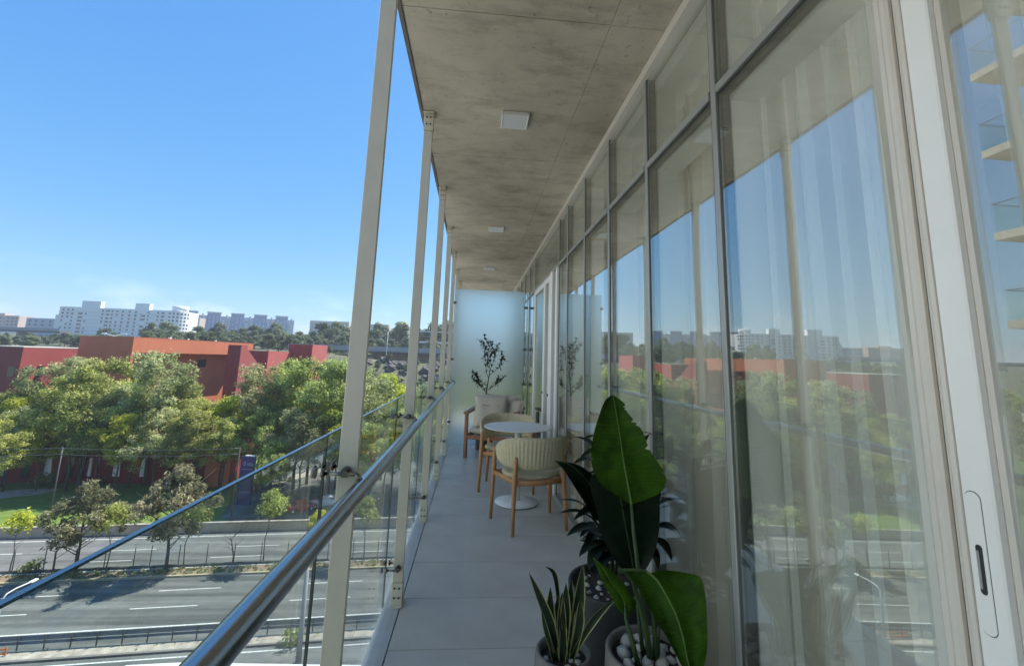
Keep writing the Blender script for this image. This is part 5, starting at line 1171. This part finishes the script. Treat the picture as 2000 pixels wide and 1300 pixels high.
back = [(-86.3, -6.4, 'before the dark face of the maroon building'), (-81.2, -4.8, 'under the two windows of the maroon building'), (-76.4, .4, 'rising before the right end of the maroon building'), (-72.5, -.9, 'before the dark left face of the orange building'),
        (-69.3, .7, 'peaking before the middle of the orange building\'s left face'), (-64.4, -4.1, 'below the bright corner of the orange building'), (-59.2, 2.1, 'tallest crown, before the orange band'), (-55.2, -2.6, 'right beside the tallest crown before the orange recess'),
        (-50.8, -7.2, 'left of the single square window of the orange recess'), (-46.1, -6.4, 'bright and low before the foot of the maroon fin tower'), (-40.5, .1, 'left shoulder of the big crown right of the triangular buttress'), (-35.3, 1.5, 'before the little square maroon block'),
        (-30.5, 2.0, 'touching the viaduct deck, left of the nearest post'), (-26.5, 1.6, 'half behind the nearest post'), (-21.4, .1, 'just right of the nearest post'), (-16.8, -1.3, 'midway between the first and second posts'), (-12.6, -3.5, 'yellowish, left of the second post'), (-8.1, -2.4, 'between the second and third posts'), (-4.5, -2.8, 'beyond the fourth post')]
rr = random.Random(5)
for i, (x, zt, w_) in enumerate(back):
    yy = 88 + rr.uniform(-5, 4); f = yy / 90
    pr = ash[i % 4] if i not in (9, 15, 16, 18) else lime
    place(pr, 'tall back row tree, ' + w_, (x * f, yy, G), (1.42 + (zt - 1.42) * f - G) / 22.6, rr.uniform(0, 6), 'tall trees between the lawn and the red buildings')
front = [(-73.6, -8.4, 'at the left edge'), (-68.8, -9.1, 'bright green, above the parked white car at the left'), (-62.7, -8.2, 'above the widest pale window panel'), (-57.0, -9.3, 'yellowing, over the middle of the low red wing'), (-51.5, -7.9, 'over the right half of the low red wing'), (-45.7, -8.6, 'above the orange end wall of the low wing'),
         (-40.7, -9.3, 'just left of the purple sign'), (-35.1, -7.5, 'directly behind the purple sign'), (-28.2, -8.2, 'above the red parked car'), (-21.3, -8.0, 'behind the nearest balustrade joint'), (-14.3, -8.7, 'seen through the glass right of the nearest post'), (-7.2, -9.5, 'seen through the glass by the second post')]
for i, (x, zt, w_) in enumerate(front):
    yy = 81.5 + rr.uniform(-1.5, 2); f = yy / 80; pr = lime if i in (1, 3) else ash[(i * 3 + 2) % 4]
    place(pr, 'lower front row tree, ' + w_, (x * f, yy, G), (1.42 + (zt - 1.42) * f - G) / 22 * 1.0, rr.uniform(0, 6), 'lower trees on the lawn')
mid = [(-30.2, 74, .48, 'right of the purple sign, by the ramp'), (-28.5, 78, .70, 'over the ramp path behind the purple sign'), (-24.0, 80, .76, 'yellowish, above the white parked car'), (-19.4, 76, .66, 'right above the nearest glass clamp'), (-15.5, 74, .62, 'seen through glass just right of the nearest post'), (-11.0, 77, .70, 'left of the second post foot, in the car park'), (-6.5, 75, .64, 'by the second post, in the car park'), (-2.0, 79, .7, 'rightmost visible through the balustrade glass'),
       (-70.0, 73.5, .60, 'nearest the barrier wall at the left edge')]
for i, (x, y_, s, w_) in enumerate(mid): place(lime if i in (2, 3, 5, 6) else ash[(i + 1) % 4], 'smaller nearer tree, ' + w_, (x, y_, G), s, i * 1.7, 'smaller trees nearest the road')
fill = ['behind the leftmost front tree', 'behind the parked white car', 'over the left third of the low red wing', 'before the left face of the orange building', 'under the bright corner of the orange building', 'under the tallest crown', 'under the square window of the orange recess', 'under the maroon fin tower', 'at the foot of the triangular buttress', 'behind the orange end wall', 'behind the top of the purple sign', 'above the ramp path', 'behind the red parked car', 'behind the nearest post']
for i, w_ in enumerate(fill): place([ash[1], lime, ash[3], ash[0], ash[2]][i % 5], 'middle row tree, ' + w_, (-84 + i * 4.9 + rr.uniform(-1.2, 1.2), 86.3 + rr.uniform(-1, 1.2) if i not in (9,) else 90, G), rr.uniform(.68, .80), i * 2.3, 'middle row of trees before the low red wing')
for i, (x, y_, s) in enumerate([(-92, 80, .8), (-100, 88, .95), (-108, 78, .85), (-116, 90, 1.0), (-126, 84, .9), (-138, 92, 1.0), (4, 88, .8), (12, 86, .9), (22, 90, .9)]):
    place(ash[i % 4], 'leafy tree of the row continuing outside the view, seen only mirrored in the glazed wall', (x, y_, G), s, i * 1.3, 'trees continuing outside the view')
# young trunks on the lawn
# median trees
fe = proto_tree('feathery_tree', 51, 9.6, 2.6, 3.8, 70, 330, .17, 'feather', (.35, .85), .13, 14, 'bark', long=2.2, updir=.1, taper=1.2, hol=.1)
place(fe, 'feathery grey-green evergreen on the median, left, behind the glass edge line', (-41.2, 54.3, G), 1.0, 0)
place(fe, 'bigger feathery evergreen on the median, in front of the pale window panels', (-32.6, 55.0, G), 1.16, 2.1)
ml = proto_tree('median_tree', 61, 7.6, 4.0, 2.1, 26, 120, .26, 'lime', (.5, .85), .07, 4, 'bark_pale')
place(ml, 'small yellow-green tree drooping on the median at the left edge', (-47.6, 54.2, G), .86, .5)
mg = proto_tree('median_tree', 62, 8.2, 4.4, 2.3, 28, 110, .26, 'ash', (.5, .9), .07, 5, 'bark_pale')
place(mg, 'small bright leafy tree on the median right of the left feathery evergreen', (-38.4, 54.5, G), .88, 1.2)
place(mg, 'leafy tree on the median just right of the bigger feathery evergreen', (-31.0, 55.4, G), .92, 4.0)
place(mg, 'round slender tree on the median below the purple sign', (-23.2, 56.9, G), 1.0, 5.2)
place(mg, 'thin leafy tree on the median seen through glass right of the nearest post', (-11.9, 57.0, G), .93, 2.5)
place(ml, 'sparse young tree on the median left of the nearest post', (-17.2, 56.6, G), .80, 3.3)
bt = thing('bare_tree', 'leafless young tree with dark forked branches on the median at the left', 'tree', (-43.2, 53.4 + .6, G))
mb = limbs(71, 6.6, 2.0, 1.6, 9, .09, .12); mb.build('trunk', 'bark', bt)
bt2 = copy_tree(bt, 'leafless thin sapling among the fence posts, right of the bigger evergreen', (-26.4, 56.6, G), 2.2, scale=.82)
# shrubs and weeds
sb = thing('shrub', '', 'shrub'); me = foliage_mesh(81, [((rr.uniform(-.7, .7), rr.uniform(-.5, .5), rr.uniform(.3, .8)), rr.uniform(.35, .6)) for _ in range(7)], 150, .22, hol=.2); me.materials.append(M['shrub']); c = D.objects.new('foliage', me); COL.objects.link(c); c.parent = sb; MB().tube([(0, 0, -.1), (0, 0, .7)], .04, 5).build('stem', 'bark', sb)
for i, (x, y_, s, lb) in enumerate([(-45.6, 54.2, 1.3, 'dark bushy shrub at the foot of the left median trees'), (-27.4, 70, 2.0, 'pale green bush on the lawn below the purple sign'), (-40, 69, 1.6, 'bush behind the barrier wall left of the sign'), (-20.5, 70.5, 1.5, 'bush behind the barrier wall near the parked cars'), (-14.2, 41.9, 1.1, 'ragged weed bush at the foot of the grey lamp post'), (-36.8, 84.5, 2.0, 'hedge bush behind the purple sign'), (-47.8, 85.5, 1.8, 'bush at the foot of the orange end wall'), (-72.2, 85.4, 2.1, 'light bush by the parked white car'), (-64.5, 86.6, 1.3, 'small bush before the low red wing')]):
    place(sb, lb, (x, y_, G), s, i * 1.1)
r = random.Random(9); cl = []
for k in range(520):
    x = r.uniform(-62, -4); cl.append(((x, rp(x, r.uniform(53.95, 55.3))[1], G + .12 + r.uniform(0, .12)), r.uniform(.12, .34)))
for k in range(150):
    x = r.uniform(-50, -4); cl.append(((x, rp(x, r.uniform(41.0, 41.9))[1], G + .12), r.uniform(.06, .14)))
me = foliage_mesh(91, cl, 260, .15, hol=.1); me.materials.append(M['shrub']); o = D.objects.new('roadside_weeds', me); COL.objects.link(o); tag(o, 'low dry weeds growing in the median dirt and on the verge', 'weeds'); o['kind'] = 'stuff'
# hillside woods
ht = [proto_tree('hillside_tree', 101 + k, 14, 3, 5.0, 42, 40, .75, 'hill', (1.0, 1.9), .25, 4, lobes=7) for k in range(3)]
tops = [(-251, 6.2), (-232, 8.4), (-211, 12.1), (-187, 15.4), (-178, 16.9), (-161, 15.2), (-150, 16.8), (-138, 14.9), (-130, 17.0), (-118, 18.1), (-103, 13.8), (-91, 20.4), (-83, 20.1), (-74, 19.8), (-66, 17.5), (-58, 20.4), (-46, 22.1), (-35, 18.8), (-25, 22.3), (-19, 24.1)]
GL = 'trees on the wooded hillside'
RIDGE = ['above the left end of the maroon roof', 'between the maroon roof and the floodlight mast', 'behind the floodlight mast', 'above the orange roof corner', 'before the middle of the white apartments', 'before the right part of the white apartments', 'before the curved end of the white apartments', 'before the pink house block', 'left end of the blue-grey apartments', 'before the second stair tower', 'before the third stair tower', 'before the fourth stair tower', 'at the right end of the blue-grey apartments', 'before the beige office block', 'right part of the beige office block', 'just right of the nearest post', 'by the double armed street light', 'left of the second post', 'between the second and third posts', 'between the third and fourth posts']
for i, (x, zt) in enumerate(tops):
    yy = 270 + rr.uniform(-12, 12); f = yy / 270; zt += 1.0; place(ht[i % 3], 'dark hillside ridge tree ' + RIDGE[i], (x * f, yy, HT(x, yy) - .3), max(.5, (zt * f - HT(x, yy)) / 14), rr.uniform(0, 6), GL)
for i in range(255):
    yy = rr.uniform(150, 340) if i < 150 else rr.uniform(235, 300); f = yy / 850; x = rr.uniform(-930, 60) * f * 1.02
    if yy < 185 and x < -50: continue
    lim = 1.42 + (36 if x / f > -620 else 22 if x / f > -760 else 16) * yy / 850; h = min(rr.uniform(8, 13), lim - HT(x, yy))
    if h < 4: h = 4
    if yy < 215 and x > -80: h = min(h, 3.5 - HT(x, yy) + 2) if yy > 206 else min(h, 4.2)
    place(ht[i % 3], 'tree among many on the wooded hillside slopes', (x, yy, HT(x, yy) - .4), h / 14, rr.uniform(0, 6), 'trees on the hillside slopes')
rk = thing('boulder', '', 'boulder'); mb = MB(); vs = []
for j in range(1, 6):
    for i in range(9):
        a = 2 * PI * i / 9; ph = PI * j / 6; k = 1 + rr.uniform(-.2, .2); vs.append((math.sin(ph) * math.cos(a) * k * 1.3, math.sin(ph) * math.sin(a) * k, math.cos(ph) * .8 * k))
vs += [(0, 0, .8), (0, 0, -.8)]; mb.add(vs, [(j * 9 + i, (j + 1) * 9 + i, (j + 1) * 9 + (i + 1) % 9, j * 9 + (i + 1) % 9) for j in range(4) for i in range(9)] + [(45, i, (i + 1) % 9) for i in range(9)] + [(46, 36 + (i + 1) % 9, 36 + i) for i in range(9)], False); mb.build('rock', 'rock', rk)
for i in range(26):
    yy = rr.uniform(150, 186); x = rr.uniform(-48, -6) * yy / 175; place(rk, 'dark boulder on the bank below the viaduct', (x, yy, HT(x, yy) + .3), rr.uniform(1.2, 2.6), rr.uniform(0, 6), 'boulders on the bank below the viaduct')

# thin city haze
hz = D.materials.new('haze'); hz.use_nodes = True; nt = hz.node_tree; nt.nodes.clear()
pv = N(nt, 'ShaderNodeVolumePrincipled'); pv.inputs['Density'].default_value = HAZE; pv.inputs['Color'].default_value = (.91, .95, 1.0, 1); pv.inputs['Anisotropy'].default_value = .3
o = N(nt, 'ShaderNodeOutputMaterial'); L(nt, pv.outputs[0], o.inputs['Volume'])
hb = MB().box(-1510, 1210, -710, 1810, G - 6, 56).build('haze', hz); hb['kind'] = 'stuff'; tag(hb, 'pale blue haze over the far apartments and hillside', 'haze')
